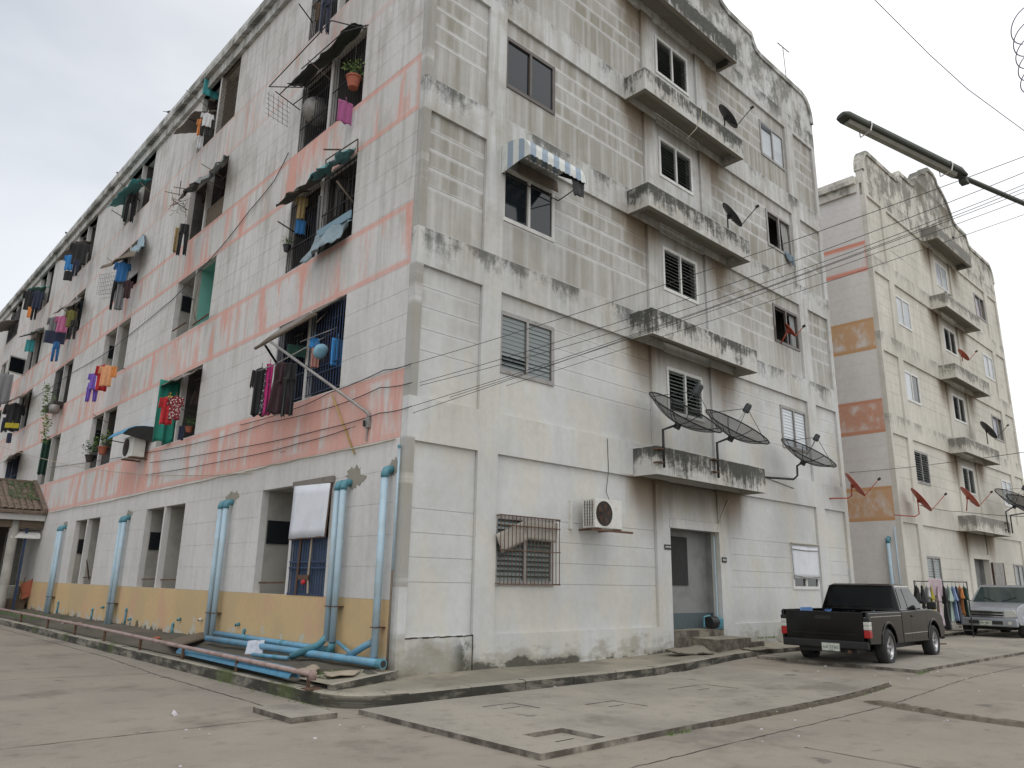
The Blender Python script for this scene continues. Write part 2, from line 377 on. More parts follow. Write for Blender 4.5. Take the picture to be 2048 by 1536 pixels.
# ------------------------------------------------------------------ mesh helper
class MB:
    def __init__(s): s.v, s.f, s.m = [], [], []
    def add(s, vs, fs, mi=0):
        n = len(s.v); s.v += [tuple(v) for v in vs]; s.f += [tuple(n + i for i in f) for f in fs]; s.m += [mi] * len(fs); return s
    def box(s, a, b, mi=0):
        x0, y0, z0 = a; x1, y1, z1 = b
        return s.add([(x0, y0, z0), (x1, y0, z0), (x1, y1, z0), (x0, y1, z0), (x0, y0, z1), (x1, y0, z1), (x1, y1, z1), (x0, y1, z1)],
                     [(0, 3, 2, 1), (4, 5, 6, 7), (0, 1, 5, 4), (1, 2, 6, 5), (2, 3, 7, 6), (3, 0, 4, 7)], mi)
    def obox(s, c, ax, ay, az, mi=0):
        c = Vector(c); ax, ay, az = Vector(ax), Vector(ay), Vector(az)
        return s.add([c + ax * i + ay * j + az * k for k in (-1, 1) for i, j in ((-1, -1), (1, -1), (1, 1), (-1, 1))],
                     [(0, 3, 2, 1), (4, 5, 6, 7), (0, 1, 5, 4), (1, 2, 6, 5), (2, 3, 7, 6), (3, 0, 4, 7)], mi)
    def tube(s, path, r, n=6, caps=True, mi=0):
        path = [Vector(p) for p in path]; rings = []
        rr = r if isinstance(r, (list, tuple)) else [r] * len(path)
        up = None
        for i, p in enumerate(path):
            t = (path[min(i + 1, len(path) - 1)] - path[max(i - 1, 0)]).normalized()
            if up is None: up = Vector((0, 0, 1)) if abs(t.z) < .9 else Vector((1, 0, 0))
            a = t.cross(up).normalized() if t.cross(up).length > 1e-4 else t.orthogonal().normalized()
            b = a.cross(t).normalized(); up = b
            rings.append([p + (a * math.cos(2 * math.pi * k / n) + b * math.sin(2 * math.pi * k / n)) * rr[i] for k in range(n)])
        vs = [v for r_ in rings for v in r_]; fs = []
        for i in range(len(path) - 1):
            for k in range(n): fs.append((i * n + k, i * n + (k + 1) % n, (i + 1) * n + (k + 1) % n, (i + 1) * n + k))
        if caps: fs += [tuple(range(n))[::-1], tuple((len(path) - 1) * n + k for k in range(n))]
        return s.add(vs, fs, mi)
    def lathe(s, prof, n=24, mat=None, mi=0):
        mat = mat or Matrix.Identity(4); vs = []; fs = []
        for r, z in prof:
            for k in range(n): vs.append(mat @ Vector((r * math.cos(2 * math.pi * k / n), r * math.sin(2 * math.pi * k / n), z)))
        for i in range(len(prof) - 1):
            for k in range(n): fs.append((i * n + k, i * n + (k + 1) % n, (i + 1) * n + (k + 1) % n, (i + 1) * n + k))
        return s.add(vs, fs, mi)
    def prism(s, pts, fn, a, b, mi=0):
        """outline pts (u,v) swept from w=a to w=b; fn(u,v,w)->xyz"""
        n = len(pts)
        return s.add([fn(u, v, a) for u, v in pts] + [fn(u, v, b) for u, v in pts],
                     [tuple(range(n))[::-1], tuple(range(n, 2 * n))] + [(i, (i + 1) % n, n + (i + 1) % n, n + i) for i in range(n)], mi)
    def perf(s, us, vs_, hole, w0, w1, fn, mi=0):
        """plate of a u-v grid with cells left out; closed edges"""
        idx = {}; V = []; F = []
        def vi(i, j, k):
            key = (i, j, k)
            if key not in idx: idx[key] = len(V); V.append(fn(us[i], vs_[j], (w0, w1)[k]))
            return idx[key]
        nu, nv = len(us) - 1, len(vs_) - 1
        sol = [[not hole((us[i] + us[i + 1]) / 2, (vs_[j] + vs_[j + 1]) / 2) for j in range(nv)] for i in range(nu)]
        for i in range(nu):
            for j in range(nv):
                if not sol[i][j]: continue
                F.append((vi(i, j, 0), vi(i + 1, j, 0), vi(i + 1, j + 1, 0), vi(i, j + 1, 0)))
                F.append((vi(i, j, 1), vi(i, j + 1, 1), vi(i + 1, j + 1, 1), vi(i + 1, j, 1)))
                for di, dj, a, b in ((-1, 0, (i, j), (i, j + 1)), (1, 0, (i + 1, j + 1), (i + 1, j)), (0, -1, (i + 1, j), (i, j)), (0, 1, (i, j + 1), (i + 1, j + 1))):
                    ii, jj = i + di, j + dj
                    if 0 <= ii < nu and 0 <= jj < nv and sol[ii][jj]: continue
                    F.append((vi(*a, 0), vi(*b, 0), vi(*b, 1), vi(*a, 1)))
        return s.add(V, F, mi)
    def mesh(s, name, mats, smooth=False):
        me = bpy.data.meshes.new(name); me.from_pydata(s.v, [], s.f)
        mats = mats if isinstance(mats, (list, tuple)) else [mats]
        for m in mats: me.materials.append(MAT[m] if isinstance(m, str) else m)
        if len(mats) > 1: me.polygons.foreach_set('material_index', s.m)
        if smooth: me.polygons.foreach_set('use_smooth', [True] * len(s.f))
        me.update(); return me
    def build(s, name, mats, parent=None, smooth=False, recalc=False, loc=None, bevel=0, label=None):
        me = s.mesh(name, mats, smooth)
        if recalc:
            bm = bmesh.new(); bm.from_mesh(me); bmesh.ops.remove_doubles(bm, verts=bm.verts, dist=1e-5)
            bmesh.ops.recalc_face_normals(bm, faces=bm.faces); bm.to_mesh(me); bm.free()
        o = bpy.data.objects.new(name, me); C.objects.link(o)
        if parent: o.parent = parent
        if loc: o.location = loc
        if bevel:
            b = o.modifiers.new('b', 'BEVEL'); b.width = bevel; b.segments = 3; b.limit_method = 'ANGLE'; b.angle_limit = R_(28); b.harden_normals = False
            me.polygons.foreach_set('use_smooth', [True] * len(me.polygons))
            w = o.modifiers.new('w', 'WEIGHTED_NORMAL')
        if label: o['label'] = label
        return o
def place(me, name, parent, loc=(0, 0, 0), rot=(0, 0, 0), scale=None):
    o = bpy.data.objects.new(name, me); C.objects.link(o); o.parent = parent; o.location = loc; o.rotation_euler = rot
    if scale: o.scale = scale
    return o
def thing(name, label, cat, loc=(0, 0, 0), rz=0, group=None):
    o = bpy.data.objects.new(name, None); C.objects.link(o); o.empty_display_size = .1
    o.location = loc; o.rotation_euler = (0, 0, rz); o['label'] = label; o['category'] = cat
    if group: o['group'] = group
    return o
def tag(o, label, cat, group=None):
    o['label'] = label; o['category'] = cat
    if group: o['group'] = group
    return o
def struct(o): o['kind'] = 'structure'; return o

# ================================================================== GROUND
def ss(x, a, b):
    t = max(0., min(1., (x - a) / (b - a))); return t * t * (3 - 2 * t)
def g(x): return .12 * ss(x, 4, 8.5)
xs = [-400, -60, -20, -8, -4, -2, 0, 2, 3.5, 4, 4.5, 5, 5.5, 6, 6.5, 7, 7.5, 8, 8.5, 10, 14, 20, 40, 90, 400]
ys = [-400, -60, -20, -9, -6, -4, -2, -1, 0, 5, 20, 60, 120, 400]
b = MB(); b.add([(x, y, g(x)) for x in xs for y in ys], [(i * len(ys) + j, (i + 1) * len(ys) + j, (i + 1) * len(ys) + j + 1, i * len(ys) + j + 1) for i in range(len(xs) - 1) for j in range(len(ys) - 1)])
struct(b.build('ground', 'road'))
# raised concrete apron slab with three sunk hatches
def slab(name, x0, x1, y0, y1, h, holes=(), extra=()):
    u = sorted({x0, x1} | {a for q in holes for a in q[:2]} | {v for v in (2, 4, 4.5, 5, 5.5, 6, 6.5, 7, 7.5, 8, 8.5, 10, 14) if x0 < v < x1})
    v = sorted({y0, y1} | {a for q in holes for a in q[2:4]})
    b = MB(); b.perf(u, v, lambda p, q: any(a < p < c and d < q < e for a, c, d, e in holes), -.03, h, lambda a, c, w: (a, c, g(a) + w))
    o = struct(b.build(name, 'slab'))
    for i_, (a, c, d, e) in enumerate(holes):
        hc = .012 if i_ == 0 else h - .006
        k = MB(); k.perf([a + .008, c - .008], [d + .008, e - .008], lambda p, q: False, -.02, hc, lambda p, q, w: (p, q, g(p) + w)); k.build('hatch_cover', 'slab', o)
        k = MB(); k.box(((a + c) / 2 - .14, (d + e) / 2 - .008, g(a) + hc - .002), ((a + c) / 2 + .14, (d + e) / 2 + .008, g(a) + hc + .003)); k.build('hatch_slot', 'joint', o)
    return o
slab('pavement_slab', -1.42, 6.15, -4.30, -1.36, .055, [(-.95, -.38, -4.16, -3.58), (.97, 1.53, -3.24, -2.68), (3.0, 3.95, -3.05, -2.45), (-.15, .35, -2.55, -2.05)])
slab('pavement_slab', 7.86, 30, -4.12, -1.12, .055)
slab('pavement_slab', -2.30, -1.74, -1.44, -.53, .06)
# joints in the road concrete
def joint(pts, w, h=.004, name='road_joint', mat='joint'):
    b = MB(); P = []
    for i in range(len(pts) - 1):
        a, c = Vector(pts[i]), Vector(pts[i + 1]); n = max(1, int((c - a).length / .12))
        for k in range(n): P.append(a.lerp(c, k / n))
    P.append(Vector(pts[-1])); V = []
    for i, p in enumerate(P):
        t = (P[min(i + 1, len(P) - 1)] - P[max(i - 1, 0)]).normalized(); nn = Vector((-t.y, t.x)); o = random.uniform(-.012, .012); ww = w * random.uniform(.4, 1.3)
        V += [(p.x + nn.x * (o + ww), p.y + nn.y * (o + ww), g(p.x) + h), (p.x + nn.x * (o - ww), p.y + nn.y * (o - ww), g(p.x) + h)]
    b.add(V, [(2 * i, 2 * i + 1, 2 * i + 3, 2 * i + 2) for i in range(len(P) - 1)])
    return struct(b.build(name, mat))
for pts, w in (([(-40, -1.05), (-4.1, -1.04), (-2.3, -1.08)], .008), ([(-40, 4.0), (-3.8, 4.1), (-1.9, 3.75)], .007), ([(-1.95, 40), (-1.8, 6.7), (-1.98, 3.7), (-2.0, -.4)], .009),
               ([(-1.7, -1.5), (-1.4, -1.58)], .006), ([(-1.55, -4.4), (-1.7, -9)], .008), ([(-3, -4.98), (-.77, -4.96), (3.3, -4.94), (6.2, -4.9), (30, -4.9)], .007), ([(.99, -5.5), (.9, -9)], .008),
               ([(6.2, -4.9), (6.1, -4.3)], .004)): joint(pts, w)
def ridge(name, pts, w, h, label=None, cat=None, mat='slab', seed=1):
    """uneven raised strip of broken cement lying on the road"""
    rnd = random.Random(seed); b = MB(); P = []
    for i in range(len(pts) - 1):
        a, c = Vector(pts[i]), Vector(pts[i + 1]); n = max(1, int((c - a).length / .07))
        for k in range(n): P.append(a.lerp(c, k / n))
    P.append(Vector(pts[-1])); V = []; n = 5
    for i, p in enumerate(P):
        t = (P[min(i + 1, len(P) - 1)] - P[max(i - 1, 0)]).normalized(); nn = Vector((-t.y, t.x)); e = min(1, min(i, len(P) - 1 - i) / 4 + .25); ww = w * rnd.uniform(.75, 1.2) * e
        for k in range(n):
            u = k / (n - 1) * 2 - 1; hh = (1 - u * u) ** .5 * h * rnd.uniform(.6, 1.15) * e
            V.append((p.x + nn.x * ww * u, p.y + nn.y * ww * u, g(p.x) + hh - (.01 if abs(u) == 1 else 0)))
    b.add(V, [(i * n + k, i * n + k + 1, (i + 1) * n + k + 1, (i + 1) * n + k) for i in range(len(P) - 1) for k in range(n - 1)])
    o = b.build(name, mat, smooth=False)
    return struct(o)
ridge('cement_ridge', [(4.5, -4.60), (4.15, -5.9), (4.1, -7.2)], .085, .06, seed=3, mat=simple('broken_cement', (.15, .13, .10), .95, vs=12., var=.5))
ridge('cement_ridge', [(4.75, -1.1), (4.9, -1.6), (4.75, -2.3)], .10, .06, seed=4)
ridge('cement_ridge', [(1.2, -4.33), (3, -4.34), (6.2, -4.31)], .035, .055, seed=5, mat=simple('dirt_edge', (.10, .082, .062), .95, vs=12., var=.5))
# kerb path, stone by stone
KP = [Vector((-1.5, y)) for y in [x * -1. for x in range(-44, 1)]]
arc = [(-1.5, -.35), (-1.47, -.62), (-1.36, -.88), (-1.17, -1.07), (-.92, -1.18), (-.62, -1.22)]
gable_k = [(-.62 + i * 1., -1.22 + .32 * ss(-.62 + i, 3.5, 8.5)) for i in range(1, 42)]
KP = [(p.x, p.y) for p in KP] + arc + gable_k
KP = [p for p in KP if not (p[0] == -1.5 and p[1] > 44)]
def ktop(x, y): return .165 + .075 * ss(x, 4, 8.5)
kerb = bpy.data.objects.new('kerb', None); C.objects.link(kerb); kerb['kind'] = 'structure'
for i in range(len(KP) - 1):
    a, c = Vector(KP[i]), Vector(KP[i + 1]); t = (c - a).normalized(); nn = Vector((-t.y, t.x))
    e = .006 if (i < 44 or i > 50) else 0.
    pa = (c - a); tl = random.uniform(-.006, .006)
    def inner(j):
        p = Vector(KP[j]); t_ = (Vector(KP[min(j + 1, len(KP) - 1)]) - Vector(KP[max(j - 1, 0)])).normalized(); return p + Vector((-t_.y, t_.x)) * .15
    ia, ic = inner(i), inner(i + 1)
    a2, c2 = a + t * e, c - t * e; ia, ic = ia + t * e, ic - t * e
    z1a, z1c = ktop(*a) + tl, ktop(*c) + tl; z0a, z0c = g(a.x) - .05, g(c.x) - .05
    ch = nn * .02
    b = MB(); b.add([(a2.x, a2.y, z0a), (c2.x, c2.y, z0c), (ic.x, ic.y, z0c), (ia.x, ia.y, z0a),
                     (a2.x, a2.y, z1a - .02), (c2.x, c2.y, z1c - .02), (c2.x + ch.x, c2.y + ch.y, z1c), (ic.x, ic.y, z1c), (ia.x, ia.y, z1a), (a2.x + ch.x, a2.y + ch.y, z1a)],
                    [(0, 1, 5, 4), (4, 5, 6, 9), (9, 6, 7, 8), (1, 2, 7, 6, 5), (2, 3, 8, 7), (3, 0, 4, 9, 8)])
    b.build('kerb_stone', 'kerb', kerb)
# footway along the gable: strip between kerb and wall
b = MB(); V = []; xsW = [-1.40, -1.2, -.9, -.6, -.3, 0, .5, 1, 2, 3, 4, 5, 6, 7, 8, 9, 10, 12, 14, 16, 18, 20, 25, 30, 35, 40]
def ky(x):
    if x < -.62: return {-1.40: -.55, -1.2: -.86, -.9: -1.03}.get(x, -1.07)
    return -1.22 + .32 * ss(x, 3.5, 8.5) + .145
rw = random.Random(2)
for x in xsW:
    for k in range(6):
        y0, y1 = ky(x), (.1 if x >= 0 else -.08)
        y = y0 + (y1 - y0) * k / 5; V.append((x, y, ktop(x, y) - .012 + (0 if k in (0,) else rw.uniform(-.012, .022)) + (0.02 if k == 5 else 0)))
b.add(V, [(i * 6 + k, (i + 1) * 6 + k, (i + 1) * 6 + k + 1, i * 6 + k + 1) for i in range(len(xsW) - 1) for k in range(5)])
struct(b.build('pavement', 'walk', smooth=True))
# bed between side wall and kerb
b = MB(); V = []; ny, nx = 90, 7
for j in range(ny):
    y = -.08 + j * .5 if j < 40 else 19.9 + (j - 39) * .5
    for i in range(nx):
        x = -1.36 + i * 1.40 / (nx - 1); V.append((x, y, .175 + .02 * (i == nx - 1) + (.05 if i > 0 else 0) * rw.uniform(.3, 1.4) + .035 * (x + 1.36)))
b.add(V, [(j * nx + i, j * nx + i + 1, (j + 1) * nx + i + 1, (j + 1) * nx + i) for j in range(ny - 1) for i in range(nx - 1)])
struct(b.build('soil_bed', 'soil', smooth=True))
b = MB(); b.add([(-1.34, -.62, .16), (-.02, -.10, .16), (-.02, -.02, .16), (-1.34, -.50, .16), (-1.34, -.62, .235), (-.02, -.10, .27), (-.02, -.02, .27), (-1.34, -.50, .235)],
               [(0, 3, 2, 1), (4, 5, 6, 7), (0, 1, 5, 4), (1, 2, 6, 5), (2, 3, 7, 6), (3, 0, 4, 7)])
struct(b.build('bed_edging', 'kerb'))
b = MB(); b.add([(-1.34, -.50, .228), (-.02, -.02, .262), (-.02, .5, .262), (-1.34, .3, .228)], [(0, 1, 2, 3)]); struct(b.build('bed_margin', 'walk'))

# ================================================================== THE BLOCKS
WD = 15.3; LEN = 46.5
BB = [3.57, 6.47, 9.33, 12.21, 15.12]        # undersides of the beams
BT = [4.26, 7.12, 9.97, 12.81]               # tops of the beams
ROWS = [(.69, 1.47, 1.83, 2.19, 2.55, 3.57), (4.26, 5.04, 5.40, 5.77, 6.12, 6.47), (7.12, 7.93, 8.29, 8.66, 8.99, 9.33), (9.97, 10.73, 11.09, 11.45, 11.82, 12.21), (12.81, 13.6, 13.96, 14.32, 14.69, 15.12)]
PAN = [(.15, 1.42), (1.86, 6.22), (8.98, 13.34), (13.84, 15.10)]
PIL = [(0, .15), (1.42, 1.86), (6.22, 6.68), (8.52, 8.98), (13.34, 13.84), (15.10, 15.3)]
WL = (1.88, 3.22); WR = (11.88, 13.22); WS = (6.84, 8.18)
WZ = [(1.47, 2.55), (5.04, 6.12), (7.93, 8.97), (10.75, 11.82), (13.60, 14.69)]
SZ = [None, (5.12, 6.12), (7.98, 9.0), (10.84, 11.84), (13.66, 14.70)]
TEAL = [2]
def building(name, X0, label, two, bays, blind_f4_left=False):
    s = '2' if two else ''
    B = thing(name, label, 'apartment block', (X0, 0, 0))
    holes = [(WL, z) for k, z in enumerate(WZ) if not (blind_f4_left and k == 4)] + [(WR, z) for z in WZ] + [(WS, z) for z in SZ if z] + [((6.68, 8.52), (.0, 2.64))]
    def inh(u, v): return any(a[0] < u < a[1] and c[0] < v < c[1] for a, c in holes)
    us = sorted({.12, WD - .12} | {a for h in holes for a in h[0]}); vs = sorted({0., 15.9} | {a for h in holes for a in h[1]})
    fn = lambda u, v, w: (u, w, v)
    MB().perf(us, vs, inh, .072, .22, fn).build('gable_wall', 'panel' + s, B)
    # pilasters
    for (a, c) in PIL:
        bk = MB()
        if a in (6.22, 8.52): bk.box((a, 0, 0), (c, .0715, 15.12))
        elif a == 0: bk.box((0, 0, 0), (.15, .17, 15.12))
        else: bk.box((a, 0, 0), (c, .0715, 15.12))
        bk.build('pilaster', 'frame' + s, B)
    # beams run between pilasters, 3 mm proud so no faces share a plane
    spans = [(.15, 1.42), (1.86, 6.22), (8.98, 13.34), (13.84, 15.10)]
    for k in range(4):
        for (a, c) in spans: MB().box((a, .0, BB[k]), (c, .0715, BT[k])).build('beam', 'frame' + s, B)
    for (a, c) in spans: MB().box((a, .0, 0), (c, .0715, .69)).build('plinth', 'frame' + s, B)
    MB().box((-.003, -.003, BB[4]), (15.303, .0715, 15.62)).build('beam', 'frame' + s, B)
    if not two:
        q = MB()
        for i in range(12): q.box((.15 + i * .106, -.004, .672 + (i % 3) * .004), (.15 + (i + 1) * .106, .02, .69 + (i % 2) * .005))
        q.box((1.405, -.004, .0), (1.44, .03, .26)); q.box((1.41, -.004, .26), (1.428, .03, .70)); q.build('crack', 'joint', B)
    # scored courses of the panels
    def pieces(a, c, z0, z1):
        r = [(a, c)]
        for (h, hz) in holes:
            if hz[0] <= z0 + .06 and hz[1] >= z1 - .06:
                q = []
                for (p0, p1) in r:
                    if h[1] <= p0 or h[0] >= p1: q.append((p0, p1)); continue
                    if h[0] - p0 > .03: q.append((p0, h[0]))
                    if p1 - h[1] > .03: q.append((h[1], p1))
                r = q
        return r
    for (a, c) in PAN:
        for k in range(5):
            for j in range(5):
                z0, z1 = ROWS[k][j], ROWS[k][j + 1]
                for p0, p1 in pieces(a, c, z0, z1):
                    MB().box((p0 + (.006 if p0 == a else 0), .06, z0 + (.004 if j else 0)), (p1 - (.006 if p1 == c else 0), .073, z1 - (.004 if j < 4 else 0))).build('wall_panel', 'panel' + s, B)
    for k in range(1, 5):      # stair bay faces, smooth
        z0, z1 = (BB[k - 1] + .25), BB[k] + .05; sz = SZ[k]
        MB().perf([6.685, WS[0], WS[1], 8.515], [z0, sz[0], sz[1], z1], lambda u, v: WS[0] < u < WS[1] and sz[0] < v < sz[1], .055, .073, fn).build('wall_panel', 'frame' + s, B)
    MB().box((6.685, .035, 2.84), (8.515, .073, 3.55)).build('wall_panel', 'frame' + s, B)
    MB().box((6.66, -.012, 2.64), (8.54, .0725, 2.83)).build('lintel', 'frame' + s, B)
    # canopies: tray with a rim below
    for k in range(5):
        z0 = 3.57 + 2.872 * k + (.03 if k == 4 else 0); z1 = z0 + .575
        q = MB(); q.box((5.50, -.58, z0), (9.66, -.47, z1)); q.box((5.50, -.47, z0), (5.61, -.001, z1)); q.box((9.55, -.47, z0), (9.66, -.001, z1)); q.box((5.61, -.47, z0 + .22), (9.55, -.001, z0 + .34))
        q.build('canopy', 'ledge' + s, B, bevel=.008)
    # parapet
    H = [(0, 15.6), (0, 16.1), (.04, 16.45), (.16, 16.75), (.36, 16.95), (.62, 17.02), (3.2, 17.02), (3.42, 17.08), (3.55, 17.25), (3.66, 17.5), (4.95, 17.52), (5.25, 17.62), (5.55, 18.0), (5.95, 18.4), (6.45, 18.68), (6.9, 18.80), (7.0, 19.02), (7.3, 19.16)]
    pr = H + [(WD - x, z) for x, z in H[::-1]]
    MB().prism(pr, lambda u, v, w: (u, w, v), .0, .24).build('parapet', 'frame' + s, B, recalc=True)
    q = MB(); rim = pr[1:-1]
    off = []
    for i, p in enumerate(rim):
        a = Vector(rim[max(i - 1, 0)]); c = Vector(rim[min(i + 1, len(rim) - 1)]); t = (c - a).normalized(); off.append(Vector(p) + Vector((t.y, -t.x)) * .13)
    out_ = [Vector(p) + (Vector(p) - o).normalized() * .03 for p, o in zip(rim, off)]
    for i in range(len(rim) - 1):
        o0, o1, a0, a1 = out_[i], out_[i + 1], off[i], off[i + 1]
        q.add([(v.x, y, v.y) for y in (-.05, .28) for v in (o0, o1, a1, a0)], [(0, 1, 2, 3), (4, 7, 6, 5), (0, 4, 5, 1), (3, 2, 6, 7)])
    q.build('parapet_rim', 'frame' + s, B)
    # door passage
    q = MB(); X0_, X1_ = 6.68, 8.52; yb = onx(1413, 1150, 8.52).y
    q.add([(X0_, .22, .6), (X0_, yb, .6), (X0_, yb, 2.9), (X0_, .22, 2.9), (X1_, .22, .6), (X1_, yb, .6), (X1_, yb, 2.9), (X1_, .22, 2.9)], [(0, 1, 2, 3), (4, 7, 6, 5), (1, 5, 6, 2), (3, 2, 6, 7)])
    q.build('stair_hall', 'hall', B)
    h0, h1 = ony(1342, 1170, yb), ony(1371, 1075, yb); MB().box((h0.x - .3, yb - .03, h0.z), (h1.x, yb - .002, h1.z)).build('hall_window', 'dark', B)
    q = MB(); q.box((6.70, .0, 0), (8.50, yb, .6)); q.build('hall_floor', 'walk', B)
    q = MB(); q.box((8.50, .24, .60), (8.518, yb - .03, .92)); q.box((6.72, yb - .02, .60), (8.49, yb - .001, .92)); q.build('skirting', cloth((.07, .10, .11)), B)
    
    # rooms behind windows
    for (a, z) in holes[:-1]:
        q = MB(); x0, x1 = a; z0, z1 = z
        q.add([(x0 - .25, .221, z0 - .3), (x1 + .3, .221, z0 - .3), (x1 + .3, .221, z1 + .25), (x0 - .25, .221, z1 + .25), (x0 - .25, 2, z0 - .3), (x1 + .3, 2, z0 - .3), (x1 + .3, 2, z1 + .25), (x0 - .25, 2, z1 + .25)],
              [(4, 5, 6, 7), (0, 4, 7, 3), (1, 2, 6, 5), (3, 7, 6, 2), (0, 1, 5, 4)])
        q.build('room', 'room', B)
    # ---------------- side wall
    y_end = 2.12 + 6.61 * bays if bays < 7 else LEN
    bands = [(0, 1.21), (3.62, 4.74), (6.49, 7.66), (9.36, 10.50), (12.21, 13.37)]
    openY = [(2.12 + 6.61 * k, 4.75 + 6.61 * k) for k in range(bays)]
    floors = [(1.21, 3.13), (4.74, 6.49), (7.66, 9.36), (10.50, 12.21), (13.37, 15.25)]
    def oh(u, v): return any(a < u < c for a, c in openY) and any(a < v < c for a, c in floors) and not (oh_skip(u, v))
    def oh_skip(u, v): return (not two) and (21.9 < u < 24.6) and v < 3.2
    us = sorted({.17, y_end} | {a for o in openY for a in o}); vs = sorted({0., 15.9} | {a for o in floors for a in o})
    MB().perf(us, vs, oh, .0065, .14, lambda u, v, w: (w, u, v)).build('side_wall', 'side' + s, B)
    ends = [.17] + [a for o in openY for a in o] + [y_end]
    piers = [(ends[i], ends[i + 1]) for i in range(0, len(ends) - 1, 2)]
    rowsS = [(1.21, 1.69, 2.15, 2.63, 3.13, 3.62), (4.74, 5.21, 5.63, 6.05, 6.49), (7.66, 8.09, 8.51, 8.93, 9.36), (10.50, 10.93, 11.36, 11.78, 12.21), (13.37, 13.84, 14.31, 14.78, 15.26)]
    for (a, c) in bands:
        MB().box((.0, .175, a + (.0025 if a else 0)), (.007, y_end, c - .0025)).build('band', 'side' + s, B)
    for k, rr in enumerate(rowsS):
        for (p0, p1) in piers:
            for j in range(len(rr) - 1):
                MB().box((.0, p0 + (.006 if p0 == .17 else 0), rr[j] + .0028), (.007, p1, rr[j + 1] - .0028)).build('wall_panel', 'side' + s, B)
    MB().box((.001, .176, 3.14), (.0069, .178, 3.6)).build('wall_panel', 'side' + s, B)
    for (a, c) in openY: MB().box((.0005, a + .001, 3.135), (.0069, c - .001, 3.615)).build('wall_panel', 'side' + s, B)
    MB().box((-.10, .26, 15.25), (.3, y_end, 15.55)).build('cornice', 'frame' + s, B)
    MB().box((-.22, .25, 15.552), (.3, y_end, 15.85)).build('cornice', 'frame' + s, B)
    # balconies: pier between the two, back wall, floor, ceiling
    for k, (a, c) in enumerate(openY):
        for f, (z0, z1) in enumerate(floors):
            if oh_skip((a + c) / 2, (z0 + z1) / 2): continue
            q = MB(); D = 1.25; e = .002
            zf = z0 - (.9 if f == 0 else .55)
            def cell(y0, y1):
                q.add([(.14, y0, zf), (.14, y1, zf), (.14, y1, z1), (.14, y0, z1), (D, y0, zf), (D, y1, zf), (D, y1, z1 + e), (D, y0, z1 + e)],
                      [(4, 5, 6, 7), (0, 4, 7, 3), (1, 2, 6, 5), (3, 7, 6, 2), (0, 1, 5, 4)])
            cell(a + .002, a + 1.276)
            dk = 'inner' if (two or f == 0 or (f == 2 and k in (1, 2)) or (f == 1 and k == 3)) else 'inner_dark'
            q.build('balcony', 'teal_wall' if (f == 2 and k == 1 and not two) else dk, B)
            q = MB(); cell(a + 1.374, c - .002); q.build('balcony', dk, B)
            MB().box((.004, a + 1.28, z0 + .001), (D + .01, a + 1.37, z1 - .001)).build('partition', ['side' + s] if not (f == 2 and k == 1 and not two) else 'inner', B)
            # high vent window in the far wall of the left balcony
            if f in (0, 1, 2) and k < 4: MB().box((.16, c - .03, z0 + .92), (.66, c - .001, z0 + 1.36)).build('vent_window', 'glass_dark', B)
    # body and roof that close the block
    MB().box((1.27, 4.3, .1), (WD - .5, LEN, 15.3)).build('core', 'room', B)
    MB().box((.02, .25, 15.56), (WD, LEN, 15.80)).build('roof', 'roof', B)
    MB().box((WD - .11, .221, 0), (WD, LEN, 15.55)).build('far_side_wall', 'side' + s, B)
    MB().box((0, LEN, 0), (WD, LEN + .2, 15.55)).build('end_wall', 'side' + s, B)
    if bays < 7: MB().box((.0, y_end, 0), (.14, LEN, 15.2)).build('side_wall', 'side' + s, B)
    return B

_blade = {}
def window(B, wx, wz, kind, frame='alu', leaves=2, mat='glass_louvre', tilt=35, n=None, label=None, odd=()):
    x0, x1 = wx; z0, z1 = wz; y0, y1 = .035, .10; t = .045
    w = bpy.data.objects.new('window', None); C.objects.link(w); w.parent = B
    if label: w['label'] = label
    q = MB(); e = .001
    q.perf([x0 - .03, x0 + t, x1 - t, x1 + .03], [z0 - .03, z0 + t, z1 - t, z1 + .03], lambda u, v: x0 + t < u < x1 - t and z0 + t < v < z1 - t, y0, y1, lambda u, v, ww: (u, ww, v))
    q.build('frame', frame, w, bevel=0)
    xm = (x0 + x1) / 2
    MB().box((xm - .028, y0 - .004, z0 + t + e), (xm + .028, y1 - .01, z1 - t - e)).build('mullion', frame, w)
    if kind == 'open': return w
    if kind == 'sliding':
        for (a, c, yy) in ((x0 + t, xm - .028, .075), (xm + .028, x1 - t, .065)):
            MB().box((a + e, yy, z0 + t + e), (c - e, yy + .008, z1 - t - e)).build('pane', mat, w)
        return w
    n = n or max(8, round((z1 - z0 - 2 * t) / .083)); hgt = (z1 - z0 - 2 * t) / n
    wid = (xm - .028) - (x0 + t) - .03
    key = (round(wid, 3), round(hgt, 3), str(mat))
    if key not in _blade:
        q = MB(); q.box((-wid / 2, -.003, -hgt * .60), (wid / 2, .003, hgt * .60)); _blade[key] = q.mesh('louvre_blade', mat)
    for li, cx_ in enumerate(((x0 + t + xm - .028) / 2, (x1 - t + xm + .028) / 2)):
        for i in range(n):
            tl = tilt + random.uniform(-4, 4)
            if (li, i) in odd: tl = odd[(li, i)] if isinstance(odd, dict) else 70
            m_ = _blade[key]
            place(m_, 'louvre_blade', w, (cx_, .068, z0 + t + (i + .5) * hgt), (R_(-tl), 0, 0))
    return w

B1 = building('apartment_building', 0, 'near five storey apartment block with stained white walls, pink bands and laundry on its side', False, 7)
B2 = building('apartment_building', 19.15, 'farther cream apartment block with orange painted bands, behind the black pickup', True, 1, blind_f4_left=True)
